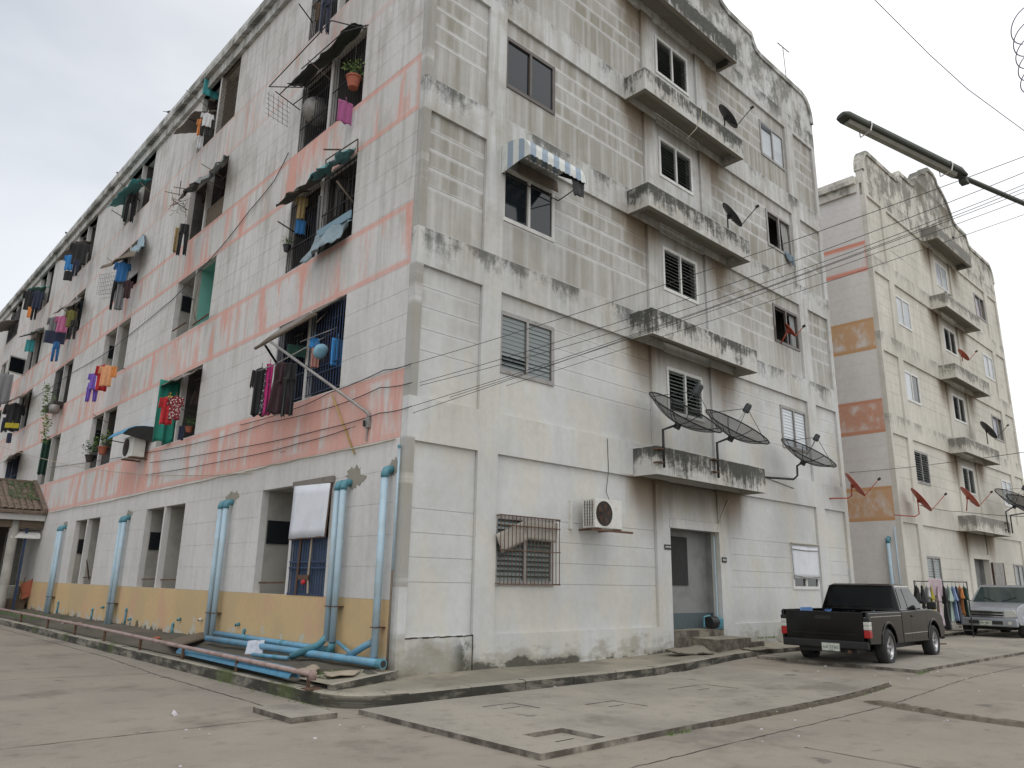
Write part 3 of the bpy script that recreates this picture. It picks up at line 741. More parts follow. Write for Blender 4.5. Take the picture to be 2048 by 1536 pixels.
# windows of the near block
window(B1, WL, WZ[0], 'louvre', 'grey_steel', mat='glass_louvre_dk', tilt=30)
window(B1, WL, WZ[1], 'louvre', 'grey_steel', mat='glass_grey', tilt=8, odd={(0, 1): 30, (0, 2): 45, (0, 3): 25, (1, 2): 20})
window(B1, WL, WZ[2], 'sliding', 'alu', mat='glass_dark')
window(B1, WL, WZ[3], 'sliding', 'brown_alu', mat='glass_dark')
window(B1, WL, WZ[4], 'louvre', 'grey_steel', mat='glass_louvre_dk')
for k in range(1, 5): window(B1, WS, SZ[k], 'louvre', 'alu', mat='glass_louvre' if k in (1, 2) else 'glass_louvre_dk', tilt=55 if k in (1, 2) else 40)
window(B1, WR, WZ[0], 'sliding', 'alu', mat='glass_dark')
window(B1, WR, WZ[1], 'louvre', 'grey_steel', mat='glass_pale', tilt=8)
window(B1, WR, WZ[2], 'open', 'brown_alu'); window(B1, WR, WZ[3], 'open', 'grey_steel')
window(B1, WR, WZ[4], 'louvre', 'grey_steel', mat='glass_pale', tilt=6, odd={(0, 11): 75, (0, 10): 60})
# windows of the far block
window(B2, WL, WZ[0], 'louvre', 'grey_steel', mat='glass_grey', tilt=15)
window(B2, WL, WZ[1], 'louvre', 'grey_steel', mat='glass_grey', tilt=50)
window(B2, WL, WZ[2], 'sliding', 'alu', mat='glass_dark'); window(B2, WL, WZ[3], 'louvre', 'alu', mat='glass_pale', tilt=6)
for k in range(1, 4): window(B2, WS, SZ[k], 'louvre', 'alu', mat='glass_louvre_dk', tilt=45)
window(B2, WS, SZ[4], 'louvre', 'alu', mat='glass_pale', tilt=10)
window(B2, WR, WZ[0], 'louvre', 'grey_steel', mat='glass_grey', tilt=10); window(B2, WR, WZ[1], 'louvre', 'alu', mat='glass_pale', tilt=10)
window(B2, WR, WZ[2], 'open', 'grey_steel'); window(B2, WR, WZ[3], 'louvre', 'alu', mat='glass_pale', tilt=6); window(B2, WR, WZ[4], 'open', 'grey_steel')
# blind recess where the far block's top left window was walled up
MB().box((1.86 + .02, .052, 13.6), (3.24, .0715, 14.69)).build('wall_panel', 'ledge2', B2)
# half-open white pane of the far block
MB().box((WL[0] + .05, .058, WZ[2][0] + .05), (2.5, .064, WZ[2][1] - .05)).build('pane', 'glass_pale', B2)

# ------------------------------------------------------------------ generic small builders
def pole(name, pts, r, mat, label, cat, group=None, n=7):
    return tag(MB().tube(pts, r, n).build(name, mat, smooth=True), label, cat, group)
def sheet(name, corners, th, mat, label=None, cat=None, nu=10, nv=6, rag=0., wob=.02, parent=None, seed=1, group=None, sag=0.):
    """thin wrinkled sheet between four corners (a,b,c,d going round)"""
    rnd = random.Random(seed); a, c_, d, e = [Vector(c) for c in corners]
    nrm = (c_ - a).cross(e - a).normalized(); V = []
    ragv = [rnd.uniform(-rag, rag) for _ in range(nu + 1)]
    for j in range(nv + 1):
        for i in range(nu + 1):
            u, v = i / nu, j / nv
            if j == nv: v += ragv[i] - rag
            p = a.lerp(c_, u).lerp(e.lerp(d, u), v)
            p = p + nrm * (rnd.uniform(-wob, wob) + wob * math.sin(u * 9 + seed) * .8) - Vector((0, 0, 1)) * sag * math.sin(math.pi * u) * v
            V.append(p)
    n = len(V); top = V + [p - nrm * th for p in V]; F = []
    W_ = nu + 1
    for j in range(nv):
        for i in range(nu):
            q = (j * W_ + i, j * W_ + i + 1, (j + 1) * W_ + i + 1, (j + 1) * W_ + i); F.append(q); F.append(tuple(n + k for k in q[::-1]))
    rim = [i for i in range(W_)] + [j * W_ + nu for j in range(1, nv + 1)] + [nv * W_ + i for i in range(nu - 1, -1, -1)] + [j * W_ for j in range(nv - 1, 0, -1)]
    for i in range(len(rim)): F.append((rim[i], n + rim[i], n + rim[(i + 1) % len(rim)], rim[(i + 1) % len(rim)]))
    o = MB().add(top, F).build(name, mat, parent, smooth=wob > 0)
    if label: tag(o, label, cat, group)
    return o
def garment(kind, P, w, h, yaw, mat, label, cat, group='laundry hanging from the balconies', seed=1, parent=None, name=None, hook=True):
    """cloth hung from its top centre P; front and back sheets with folds"""
    rnd = random.Random(seed); nu, nv = 12, 12
    ph = [rnd.uniform(0, 6.28) for _ in range(4)]
    ax = Vector((math.cos(yaw), math.sin(yaw), 0)); nn = Vector((-ax.y, ax.x, 0)); P = Vector(P)
    parts = []
    def lobe(u0, u1, v0, v1, cut=0., taper0=1., taper1=1., thick=.05, skew=0.):
        V = []; F = []
        for side in (1, -1):
            for j in range(nv + 1):
                t = j / nv; v = v0 + (v1 - v0) * t; tap = taper0 + (taper1 - taper0) * t; um = (u0 + u1) / 2 + skew * t
                for i in range(nu + 1):
                    s = i / nu * 2 - 1; u = um + s * (u1 - u0) / 2 * tap
                    dz = (cut * abs(s) ** 1.3) * (1 - t)
                    fold = .028 * math.sin(s * 7 + ph[0] + t * 1.3) * (.3 + t) + .018 * math.sin(s * 13 + ph[1]) * t
                    y = side * thick * math.sqrt(max(0, 1 - s * s)) * (.4 + .6 * t) * h * .55 + fold * min(1.2, h) * 1.2
                    V.append(P + ax * (u * w) + nn * y + Vector((0, 0, -(v * h) - dz * h - (.02 * math.sin(s * 5 + ph[2]) * h if j == nv else 0))))
        o = (nv + 1) * (nu + 1); W_ = nu + 1
        for j in range(nv):
            for i in range(nu):
                q = (j * W_ + i, j * W_ + i + 1, (j + 1) * W_ + i + 1, (j + 1) * W_ + i); F.append(q); F.append(tuple(o + k for k in q[::-1]))
        for j in range(nv): F.append((j * W_, (j + 1) * W_, o + (j + 1) * W_, o + j * W_)); F.append((j * W_ + nu, o + j * W_ + nu, o + (j + 1) * W_ + nu, (j + 1) * W_ + nu))
        for i in range(nu): F.append((nv * W_ + i, nv * W_ + i + 1, o + nv * W_ + i + 1, o + nv * W_ + i)); F.append((i, o + i, o + i + 1, i + 1))
        return V, F
    b = MB()
    if kind == 'shirt':
        b.add(*lobe(-.33, .33, 0, 1, .08, 1, 1.08)); b.add(*lobe(-.50, -.30, .06, .42, .0, .9, 1., .05, -.04)); b.add(*lobe(.30, .50, .06, .42, .0, .9, 1., .05, .04))
    elif kind == 'trousers':
        b.add(*lobe(-.36, .36, 0, .32, 0, .9, 1.05)); b.add(*lobe(-.38, -.02, .28, 1, 0, 1., .72, .05, -.03)); b.add(*lobe(.02, .38, .28, .97, 0, 1., .72, .05, .03))
    elif kind == 'dress':
        b.add(*lobe(-.3, .3, 0, .4, .1, 1, .95)); b.add(*lobe(-.3, .3, .36, 1, 0, 1., 1.5))
    else:
        b.add(*lobe(-.5, .5, 0, 1, 0, 1, 1.02, .03))
    if hook and parent is None:
        b.tube([P + Vector((0, 0, .10)), P + Vector((0, 0, .0))], .006, 5); b.tube([P - ax * w * .3 - Vector((0, 0, .05)), P + Vector((0, 0, .01)), P + ax * w * .3 - Vector((0, 0, .05))], .008, 5)
    o = b.build(name or {'shirt': 'shirt', 'trousers': 'trousers', 'dress': 'dress', 'cloth': 'hanging_cloth'}[kind], mat, parent, smooth=True)
    if parent is None: tag(o, label, cat, group)
    return o
def hang(kind, px, py, wpx, hpx, c, x, label, yaw=0., seed=None, cat=None):
    P = onx(px, py, x); k = depth(P) / FPX
    mat = c if isinstance(c, str) else cloth(c)
    return garment(kind, P, wpx * k * 1.08, hpx * k * 1.02, R_(-27 + (yaw - 20) * .55), mat, label, cat or {'shirt': 'shirt', 'trousers': 'trousers', 'dress': 'dress', 'cloth': 'cloth'}[kind], seed=seed or (px * 7 + py))
def leaves(b, centre, rad, n, size, rnd, droop=0., flat=.8):
    for _ in range(n):
        d = Vector((rnd.gauss(0, 1), rnd.gauss(0, 1), rnd.gauss(0, flat))); d = d.normalized() * rad * rnd.random() ** .5
        p = Vector(centre) + d - Vector((0, 0, droop * d.length ** 2))
        a = Vector((rnd.uniform(-1, 1), rnd.uniform(-1, 1), rnd.uniform(-.6, .6))).normalized(); c = a.orthogonal().normalized()
        c.rotate(Matrix.Rotation(rnd.uniform(0, 6.28), 3, a)); s = size * rnd.uniform(.6, 1.3)
        b.add([p - a * s, p + c * s * .38, p + a * s, p - c * s * .38], [(0, 1, 2, 3)])
def plant(P, rad, label, n=90, size=.05, pot='terracotta', pr=.11, ph=.17, mat='leaf', name='potted_plant', seed=1, hanging=False, group=None, stems=6):
    rnd = random.Random(seed); T = thing(name, label, 'potted plant', P, 0, group)
    q = MB(); q.lathe([(0, 0), (pr * .7, 0), (pr, ph * .85), (pr * 1.12, ph * .86), (pr * 1.12, ph), (pr * .9, ph), (pr * .85, ph * .8), (0, ph * .8)], 16)
    q.build('pot', pot, T, smooth=False)
    q = MB()
    for i in range(stems):
        a = rnd.uniform(0, 6.28); r = rad * rnd.uniform(.4, .9); q.tube([(0, 0, ph * .8), (math.cos(a) * r * .4, math.sin(a) * r * .4, ph + rad * .6), (math.cos(a) * r, math.sin(a) * r, ph + rad * rnd.uniform(.8, 1.5))], .004, 4)
    q.build('stem', 'leaf', T)
    q = MB(); leaves(q, (0, 0, ph + rad * .8), rad, n, size, rnd); o = q.build('foliage', mat, T); o['kind'] = 'stuff'
    if hanging:
        q = MB(); q.tube([(0, 0, ph), (0, 0, ph + .9)], .004, 4); q.build('hanger', 'cable', T)
    return T
def grille(y0, y1, z0, z1, x, mat, label, n=9, parent=None, rows=(0, .5, 1), r=.008, name='window_grille', group='window grilles on the balconies', ornate=False):
    T = thing(name, label, 'grille', (x, y0, z0), 0, group)
    w, h = y1 - y0, z1 - z0
    bar = MB().tube([(0, 0, 0), (0, 0, h)], r, 5).mesh('bar', mat)
    for i in range(n): place(bar, 'bar', T, (0, w * i / (n - 1), 0))
    rail = MB().box((-.01, 0, -.008), (.01, w, .008)).mesh('rail', mat)
    for k in rows: place(rail, 'rail', T, (-.008, 0, h * k))
    return T

# ================================================================== GABLE FITTINGS
# grille outside the ground-floor window, with a slipped sheet behind it
T = thing('window_grille', 'rusty steel bar grille over the ground floor window left of the air conditioner', 'grille', (0, 0, 0))
bar = MB().tube([(0, 0, 0), (0, 0, 1.12)], .0075, 5).mesh('bar', 'rust')
for i in range(17): place(bar, 'bar', T, (1.87 + i * .0865, -.10, 1.45))
for z in (1.46, 2.0, 2.40, 2.56):
    MB().box((1.85, -.112, z - .008), (3.27, -.088, z + .008)).build('rail', 'rust', T)
for x in (1.86, 3.26):
    for z in (1.47, 2.55): MB().box((x - .008, -.11, z - .006), (x + .008, .07, z + .006)).build('bracket', 'rust', T)
sheet('fibre_sheet', [(1.80, -.06, 2.24), (2.42, -.06, 2.50), (2.52, -.05, 2.18), (1.94, -.05, 1.95)], .012, 'cardboard', 'left one of two loose grey sheets wedged slanting behind the ground floor window grille', 'sheet', wob=.004, seed=3)
sheet('fibre_sheet', [(2.40, -.05, 2.53), (3.26, -.05, 2.50), (3.22, -.05, 2.17), (2.50, -.05, 2.20)], .012, 'cardboard', 'right one of two loose grey sheets, level, behind the ground floor window grille', 'sheet', wob=.006, seed=4)
# striped curved awning over the third-storey window
def awning():
    T = thing('striped_awning', 'grey and white striped curved metal awning over the tinted window on the gable', 'awning', (0, 0, 0))
    x0, x1, zt, D = 1.80, 3.30, 9.36, .74
    prof = [(0, 0), (.20, -.005), (.38, -.03), (.54, -.09), (.66, -.19), (.73, -.33), (.745, -.50)]
    n = 26; V = []; F = []; k = len(prof)
    for i in range(n + 1):
        x = x0 + (x1 - x0) * i / n; rdg = .012 * (i % 2)
        for (d, z) in prof: V.append((x, .0 - d - rdg, zt + z + rdg))
    for i in range(n):
        for j in range(k - 1): F.append((i * k + j, i * k + j + 1, (i + 1) * k + j + 1, (i + 1) * k + j))
    q = MB().add(V, F); o = q.build('roof_sheet', 'stripes', T); so_ = o.modifiers.new('s', 'SOLIDIFY'); so_.thickness = .006
    pts = [(-d, z) for d, z in prof] + [(-.56, -.50), (-.40, -.52), (-.22, -.55), (0, -.58)]
    for x, nm in ((x0 - .006, 'side_panel'), ):
        MB().prism(pts, lambda u, v, w: (w, u, zt + v), x - .006, x).build(nm, 'stripes', T, recalc=True)
    MB().prism([(-d, z) for d, z in prof] + [(-.60, -.38), (-.3, -.2)], lambda u, v, w: (w, u, zt + v), x1 + .002, x1 + .008).build('side_panel', 'trim', T, recalc=True)
    for a, c in (((x0, -.02, zt - .56), (x0, -.72, zt - .44)), ((x1, -.02, zt - .56), (x1, -.72, zt - .44)), ((x0, -.72, zt - .44), (x1, -.72, zt - .44)), ((x0, -.01, zt - .56), (x1, -.01, zt - .56))):
        MB().tube([a, c], .012, 5).build('frame_bar', 'black_steel', T)
    sheet('torn_flap', [(2.95, -.70, zt - .45), (3.28, -.70, zt - .45), (3.26, -.70, zt - .80), (3.0, -.70, zt - .83)], .006, 'trim', parent=T, wob=.01, rag=.05)
    sheet('back_sheet', [(2.2, -.02, zt - .16), (3.25, -.02, zt - .16), (3.25, -.05, zt - .42), (2.2, -.05, zt - .42)], .006, 'brown_wall', parent=T, wob=.004)
    return T
awning()
# wall-mounted air conditioner
def ac(name, label, P, w, d, h, rz, sleeve='ac_white'):
    T = thing(name, label, 'air conditioner', P, rz)
    MB().box((-w / 2, -d, 0), (w / 2, 0, h)).build('casing', sleeve, T, bevel=.012)
    fx = -w * .17
    m4 = Matrix.Translation((fx, -d - .001, h / 2)) @ Matrix.Rotation(R_(90), 4, 'X')
    q = MB(); q.lathe([(0, 0), (h * .40, .0), (h * .43, .006), (h * .43, -.01), (0, -.01)], 28, m4); q.build('fan_recess', 'fan_dark', T)
    for k in range(5):
        q = MB(); r = h * (.08 + .08 * k); q.lathe([(r, .012), (r + .006, .016), (r + .006, .010), (r, .012)], 24, m4); q.build('guard_ring', 'black_steel', T)
    for k in range(5):
        q = MB(); a = k * 2 * math.pi / 5; ca, sa = math.cos(a), math.sin(a); r0, r1 = .03, h * .36
        q.add([m4 @ Vector(v) for v in ((r0 * ca, r0 * sa, .004), (r1 * math.cos(a - .2), r1 * math.sin(a - .2), .003), (r1 * math.cos(a + .45), r1 * math.sin(a + .45), .008))], [(0, 1, 2)]); q.build('fan_blade', 'rust', T)
    for i in range(8): MB().box((-w / 2 - .012, -d + .03, .05 + i * (h - .1) / 8), (-w / 2 - .002, -.03, .05 + i * (h - .1) / 8 + .018)).build('coil_slat', 'ac_white', T)
    for i in range(4): MB().box((-w / 2 - .016, -d + .05 + i * (d - .1) / 3.4, .04), (-w / 2 - .011, -d + .065 + i * (d - .1) / 3.4, h - .04)).build('coil_slat', 'fan_dark', T)
    return T
ac('air_conditioner', 'white air conditioner with brown fan on rusty brackets right of the grilled window', (4.24, -.10, 2.46), .76, .30, .52, 0)
T = thing('ac_bracket', 'rusty angle iron bracket under the white air conditioner on the gable', 'bracket', (0, 0, 0))
for x in (3.95, 4.5): MB().box((x - .02, -.46, 2.42), (x + .02, .06, 2.455)).build('arm', 'rust', T)
MB().box((3.7, -.47, 2.395), (4.85, -.43, 2.43)).build('rail', 'rust', T)
MB().box((3.66, -.0, 2.44), (3.70, .07, 2.95)).build('wall_plate', 'ac_white', T)
pole('power_cord', [(4.66, -.1, 2.95), (4.70, .04, 3.2), (4.72, -.01, 3.6), (4.70, -.01, 4.22)], .006, 'cable', 'thin black cord rising from the gable air conditioner to the beam', 'cable')
# white sheet fixed over the ground floor window on the right
o = thing('window_cover', 'clean white sheet tied over the ground floor window beside the black pickup', 'sheet', (0, 0, 0))
sheet('sheet', [(11.86, .02, 2.50), (13.24, .02, 2.50), (13.22, .01, 1.70), (11.88, .01, 1.70)], .01, 'white_sheet', parent=o, wob=.006)
MB().tube([(11.84, .0, 2.42), (12.5, -.01, 2.40), (13.26, .0, 2.42)], .012, 5).build('tie_cord', 'grey_steel', o)
MB().tube([(11.84, .0, 1.78), (12.5, -.01, 1.72), (13.26, .0, 1.76)], .012, 5).build('tie_cord', 'grey_steel', o)
MB().tube([(11.82, .0, 2.56), (13.26, -.01, 2.57)], .03, 6).build('roll', 'cardboard', o)
# curtain and red things in the open windows
o = garment('cloth', (12.98, .12, 11.76), .34, 1.0, 0, cloth((.30, .30, .29)), 'grey curtain drawn to the right side of the open dark window', 'curtain', None, 5, hook=False)
sheet('plastic_rag', [(12.75, .02, 10.80), (13.18, .0, 10.78), (13.22, -.04, 10.42), (12.85, -.04, 10.52)], .008, cloth((.12, .17, .21)), 'dark blue plastic rag hanging off the sill of the curtained open window', 'rag', rag=.1, wob=.02)
o = garment('cloth', (13.0, .12, 8.92), .28, .95, 0, cloth((.25, .26, .26)), 'grey curtain at the right of the open window with a red satellite dish', 'curtain', None, 6, hook=False)

# satellite dishes
def big_dish(P0, ground_pole, R, label, group, axis=(.25, -.44, .86), seed=0, cyl=(.07, .20)):
    T = thing('mesh_satellite_dish', label, 'satellite dish', P0, 0, group)
    Z = Vector(axis).normalized(); X = Vector((1, 0, 0)); X = (X - Z * X.dot(Z)).normalized(); Y = Z.cross(X)
    m4 = Matrix(((X.x, Y.x, Z.x, 0), (X.y, Y.y, Z.y, 0), (X.z, Y.z, Z.z, 0), (0, 0, 0, 1)))
    dep = R * .34; prof = [(R * k / 8, dep * (k / 8) ** 2) for k in range(9)]; prof[0] = (.01, 0)
    MB().lathe(prof, 48, m4).build('mesh_bowl', 'mesh', T, smooth=True)
    q = MB()
    ring = [m4 @ Vector((R * math.cos(a), R * math.sin(a), dep)) for a in [2 * math.pi * k / 48 for k in range(49)]]
    q.tube(ring, .016, 5, caps=False); q.build('rim', 'black_steel', T)
    for k in range(8):
        a = 2 * math.pi * k / 8 + .2; q = MB().tube([m4 @ Vector((r * math.cos(a), r * math.sin(a), z + .006)) for r, z in prof], .009, 4); q.build('rib', 'black_steel', T)
    fz = R * .92; F = Vector((0, 0, fz))
    for k in range(4):
        a = 2 * math.pi * k / 4 + .5; MB().tube([m4 @ Vector((R * .93 * math.cos(a), R * .93 * math.sin(a), dep * .9)), m4 @ (F + Vector((.05 * math.cos(a), .05 * math.sin(a), 0)))], .007, 4).build('feed_strut', 'black_steel', T)
    mf = m4 @ Matrix.Translation((0, 0, fz - .06)); r, hh = cyl
    MB().lathe([(0, 0), (r * .95, 0), (r * 1.05, .02), (r, hh * .85), (r * .8, hh), (0, hh * 1.03)], 18, mf).build('feed_horn', simple('feed_horn_grey_%d' % seed, (.035, .040, .046), .5), T, smooth=False)
    MB().lathe([(0, -.10), (.07, -.10), (.07, .01), (0, .01)], 12, m4).build('hub', 'black_steel', T)
    q = MB().tube([Vector(p) - Vector(P0) for p in ground_pole], .026, 8); q.build('mast', 'black_steel', T, smooth=True)
    return T
def clamp(T, P, n=2):
    for k in range(n):
        MB().box((P[0] - .16, P[1] - .02, P[2] + k * .26 - .012), (P[0] + .03, P[1] + .14, P[2] + k * .26 + .012)).build('clamp', 'rust', T)
GM = 'big black mesh dishes above the entrance canopies'
d1 = Vector((5.98, -.78, 4.60)); T = big_dish(d1, [d1, (5.62, -.66, 4.45), (5.62, -.66, 3.70)], .80, 'leftmost black mesh satellite dish, on the canopy above the near doorway, with tall feed', GM, seed=1, cyl=(.085, .24)); clamp(T, (5.62 - d1.x, -.66 - d1.y, 3.80 - d1.z))
d2 = Vector((7.95, -.78, 4.62)); T = big_dish(d2, [d2, (7.55, -.66, 4.45), (7.55, -.66, 3.70)], .74, 'middle black mesh satellite dish, second from the left on the near canopy', GM, seed=2); clamp(T, (7.55 - d2.x, -.66 - d2.y, 3.82 - d2.z))
d3 = Vector((11.35, -.72, 4.50)); big_dish(d3, [d3, (11.10, -.66, 4.36), (11.08, -.66, 4.12), (10.95, -.62, 4.02), (9.62, -.30, 3.98)], .70, 'black mesh satellite dish on a bent arm, right of the near canopy', GM, seed=3, cyl=(.065, .17))
pole('wall_rod', [(9.66, -.10, 4.18), (10.5, -.02, 4.12), (12.15, -.01, 3.96)], .012, 'grey_steel', 'thin steel rod on the wall behind the bent arm of the mesh dish', 'rod')
d4 = Vector((28.6, -.9, 4.75)); T = big_dish(d4, [d4, (28.2, -.66, 4.5), (28.2, -.66, 3.7)], .85, 'left one of two overlapping mesh dishes on the far block entrance canopy', GM, seed=4); clamp(T, (28.2 - d4.x, -.66 - d4.y, 3.8 - d4.z))
d5 = Vector((30.4, -.9, 4.62)); T = big_dish(d5, [d5, (28.75, -.66, 4.4), (28.72, -.66, 3.7)], .95, 'right one of two overlapping mesh dishes on the far block entrance canopy', GM, seed=5)
def small_dish(P, mast, mat, label, axis=(.38, -.74, .57), R=.37, arm_mat=None, group='small solid satellite dishes on the walls'):
    T = thing('satellite_dish', label, 'satellite dish', P, 0, group); P = Vector(P)
    Z = Vector(axis).normalized(); X = Vector((0, 0, 1)).cross(Z).normalized(); Y = Z.cross(X)
    m4 = Matrix(((X.x * .92, Y.x, Z.x, 0), (X.y * .92, Y.y, Z.y, 0), (X.z * .92, Y.z, Z.z, 0), (0, 0, 0, 1)))
    pf = [(R * k / 7, R * .20 * (k / 7) ** 2) for k in range(8)]; pf[0] = (.001, 0)
    o = MB().lathe(pf + [(R * 1.02, R * .19), (R * 1.0, R * .17)], 36, m4).build('dish_plate', mat, T, smooth=True); s_ = o.modifiers.new('s', 'SOLIDIFY'); s_.thickness = .008
    lo = m4 @ Vector((0, -R, .06)); tip = m4 @ Vector((0, -R * .62, R * 1.75))
    MB().tube([m4 @ Vector((0, -R * .3, -.03)), lo, tip], .012, 6).build('lnb_arm', arm_mat or mat, T)
    MB().lathe([(0, -.05), (.035, -.05), (.035, .03), (0, .04)], 10, Matrix.Translation(tip) @ Z.to_track_quat('Z', 'Y').to_matrix().to_4x4()).build('lnb', 'black_steel' if arm_mat else 'trim', T)
    MB().box((-.05, -.05, -.05), (.03, .05, .05)).build('bracket', mat, T)
    MB().tube([Vector((0, 0, 0))] + [Vector(p) - P for p in mast], .018, 7).build('mast', arm_mat or mat, T, smooth=True)
    return T
P = ony(1452, 236, -.45); small_dish(P, [P + Vector((-.08, 0, -.05)), P + Vector((-.10, 0, -.34))], 'dark_dish', 'small black dish on the upper near canopy, below the frosted top right window')
P = ony(1460, 433, -.45); small_dish(P, [P + Vector((-.12, 0, 0)), P + Vector((-.13, 0, -.40))], 'dark_dish', 'small black dish on the middle near canopy, beside the open window with a curtain')
P = ony(1578, 662, -.15); small_dish(P, [P + Vector((-.1, .05, -.1)), P + Vector((-.12, .2, -.35))], 'red_dish', 'small red dish inside the open window over the frosted one', R=.22)
P = ony(1706, 972, -.45); small_dish(P, [P + Vector((-.10, 0, -.02)), P + Vector((-.10, .02, -.28)), P + Vector((-.16, .10, -.34)), (P.x - .55, 0.0, P.z - .36)], 'red_dish', 'orange red dish on a bent arm at the right corner of the near block', R=.38)
P = ony(1838, 1002, -.40); small_dish(P, [P + Vector((-.12, 0, 0)), P + Vector((-.12, .0, -.42)), P + Vector((-.2, .1, -.50)), (P.x - 1.1, .0, P.z - .50)], 'red_dish', 'red dish on a bent arm at the lower left corner of the far block', R=.44)
P = ony(1936, 996, -.75); small_dish(P, [P + Vector((-.1, 0, -.05)), P + Vector((-.0, .1, -.45))], 'red_dish', 'red dish standing on the far entrance canopy, left of its mesh dishes', R=.42)
P = ony(1925, 711, -.55); small_dish(P, [P + Vector((-.08, 0, -.05)), P + Vector((-.08, 0, -.25))], 'red_dish', 'tiny red dish on the canopy beside the second highest far stair window', R=.28)
P = ony(1974, 862, -.55); small_dish(P, [P + Vector((-.12, 0, 0)), P + Vector((-.12, 0, -.55))], 'dark_dish', 'black dish on the lower middle canopy of the far block', R=.42)
# TV aerial on the roof
P = ony(1574, 162, .3); T = thing('tv_aerial', 'thin white television aerial on the roof edge of the near block', 'aerial', (P.x, P.y, P.z - .5))
MB().tube([(0, 0, 0), (-.10, 0, 1.75)], .014, 6).build('mast', 'grey_steel', T)
MB().tube([(-.55, -.05, 1.62), (.42, .05, 1.86)], .018, 6).build('boom', 'grey_steel', T)
for k in range(5): MB().tube([(-.5 + k * .21, -.22 - .05 + k * .02, 1.63 + k * .055), (-.5 + k * .21, .22 - .05 + k * .02, 1.63 + k * .055)], .005, 4).build('element', 'grey_steel', T)
# doorway: steps, pump, pipe, signs
T = thing('doorstep', 'stained two level concrete step in front of the near doorway', 'step', (0, 0, 0))
MB().box((7.30, -.62, .17), (8.55, -.005, .46)).build('step', 'walk', T, bevel=.012)
MB().box((8.56, -.60, .17), (9.12, -.02, .37)).build('step', 'walk', T, bevel=.012)
sheet('debris_board', [(6.0, -.55, .26), (6.9, -.75, .24), (7.0, -.45, .36), (6.1, -.2, .30)], .03, 'walk', 'broken flat board lying on the footway left of the doorstep', 'board', wob=.01)
sheet('debris_board', [(8.0, -.92, .25), (8.9, -.95, .25), (8.9, -.72, .28), (8.0, -.70, .27)], .025, 'walk', 'thin flat board on the kerb right in front of the doorstep', 'board', wob=.006)
T = thing('water_pump', 'small dark water pump on the hall floor inside the near doorway', 'pump', (8.15, min(.75, onx(1413, 1150, 8.52).y - .3), .6))
MB().lathe([(0, 0), (.12, 0), (.12, .26), (.09, .30), (0, .30)], 16, Matrix.Translation((-.1, 0, .14)) @ Matrix.Rotation(R_(90), 4, 'Y')).build('motor', 'black_steel', T)
MB().lathe([(0, 0), (.10, 0), (.12, .06), (.12, .20), (.05, .24), (0, .24)], 16, Matrix.Translation((.26, 0, 0))).build('pump_head', 'pvc_elbow', T)
MB().tube([(.26, 0, .24), (.26, 0, .9), (.26, 0, 1.95)], .016, 6).build('riser_pipe', 'pvc', T)
MB().tube([(-.42, -.1, .05), (-.42, -.1, .26), (-.2, -.1, .28)], .02, 6).build('inlet_pipe', 'pvc_elbow', T)
T = thing('number_plaque', 'small dark plaque with pale figures left of the near doorway', 'sign', (6.56, -.012, 2.24))
MB().box((-.11, -.006, -.05), (.11, .006, .05)).build('board', 'trim', T)
for k in range(4): MB().box((-.09 + k * .05, -.009, -.02), (-.06 + k * .05, -.0065, .022)).build('figure', 'plate_white', T)
T = thing('number_plaque', 'small dark plaque with pale figures right of the near doorway', 'sign', (8.66, -.012, 2.05))
MB().box((-.09, -.006, -.055), (.09, .006, .055)).build('board', 'trim', T)
for k in range(3): MB().box((-.07 + k * .05, -.009, -.02), (-.04 + k * .05, -.0065, .022)).build('figure', 'plate_white', T)
# drooping cable over a canopy
pole('loose_cable', [ony(1404, 210, -.60), ony(1402, 235, -.62), ony(1392, 258, -.62), ony(1375, 276, -.55), ony(1365, 282, -.1)], .009, 'cable_pale', 'pale loose cable drooping across the upper canopy of the near block', 'cable')
pole('loose_cable', [ony(1457, 1000, -.02), ony(1440, 1040, -.02), ony(1430, 1072, .0)], .010, 'cable_pale', 'pale cable running down the wall from the entrance canopy to the door head', 'cable')

# ================================================================== SIDE WALL FITTINGS
# drain pipes
def drain(ys, z0, z1, r, label, mat='pvc', x=-.13, top=True, group='pale blue drain pipes on the side wall'):
    T = thing('drain_pipe', label, 'drain pipe', (x, ys[0], z0), 0, group)
    for y in ys:
        MB().tube([(0, y - ys[0], 0), (0, y - ys[0], z1 - z0)], r, 14).build('pipe', mat, T, smooth=True)
        if top: MB().tube([(0, y - ys[0], z1 - z0 - .02), (0, y - ys[0], z1 - z0 + r * .6), (r * .35, y - ys[0], z1 - z0 + r * 1.5), (r * 1.3, y - ys[0], z1 - z0 + r * 1.9), (.15, y - ys[0], z1 - z0 + r * 1.9)], r * 1.15, 14).build('elbow', 'pvc_elbow', T, smooth=True)
    MB().box((-r * 1.05, -r * 1.1, .52), (.13, ys[-1] - ys[0] + r * 1.1, .535)).build('strap', 'rust', T)
    return T
drain([.34], .30, 3.02, .056, 'thick pale blue drain pipe nearest the building corner')
drain([1.52, 1.70], .55, 2.92, .052, 'pair of pale blue drain pipes right of the blue barred window')
drain([6.10, 6.36], .27, 2.88, .055, 'pair of pale blue drain pipes between the two nearest pairs of ground openings')
drain([12.62, 12.88], .25, 2.88, .055, 'pair of pale blue drain pipes, third from the corner')
drain([19.05, 19.35], .25, 2.88, .055, 'farthest pair of pale blue drain pipes, near the tiled porch')
drain([21.0 + 6.6], .25, 2.88, .055, 'pale blue drain pipe beyond the tiled porch')
T = thing('conduit', 'thin pale blue conduit between the thick pipe and the building corner', 'pipe', (-.05, .12, .24))
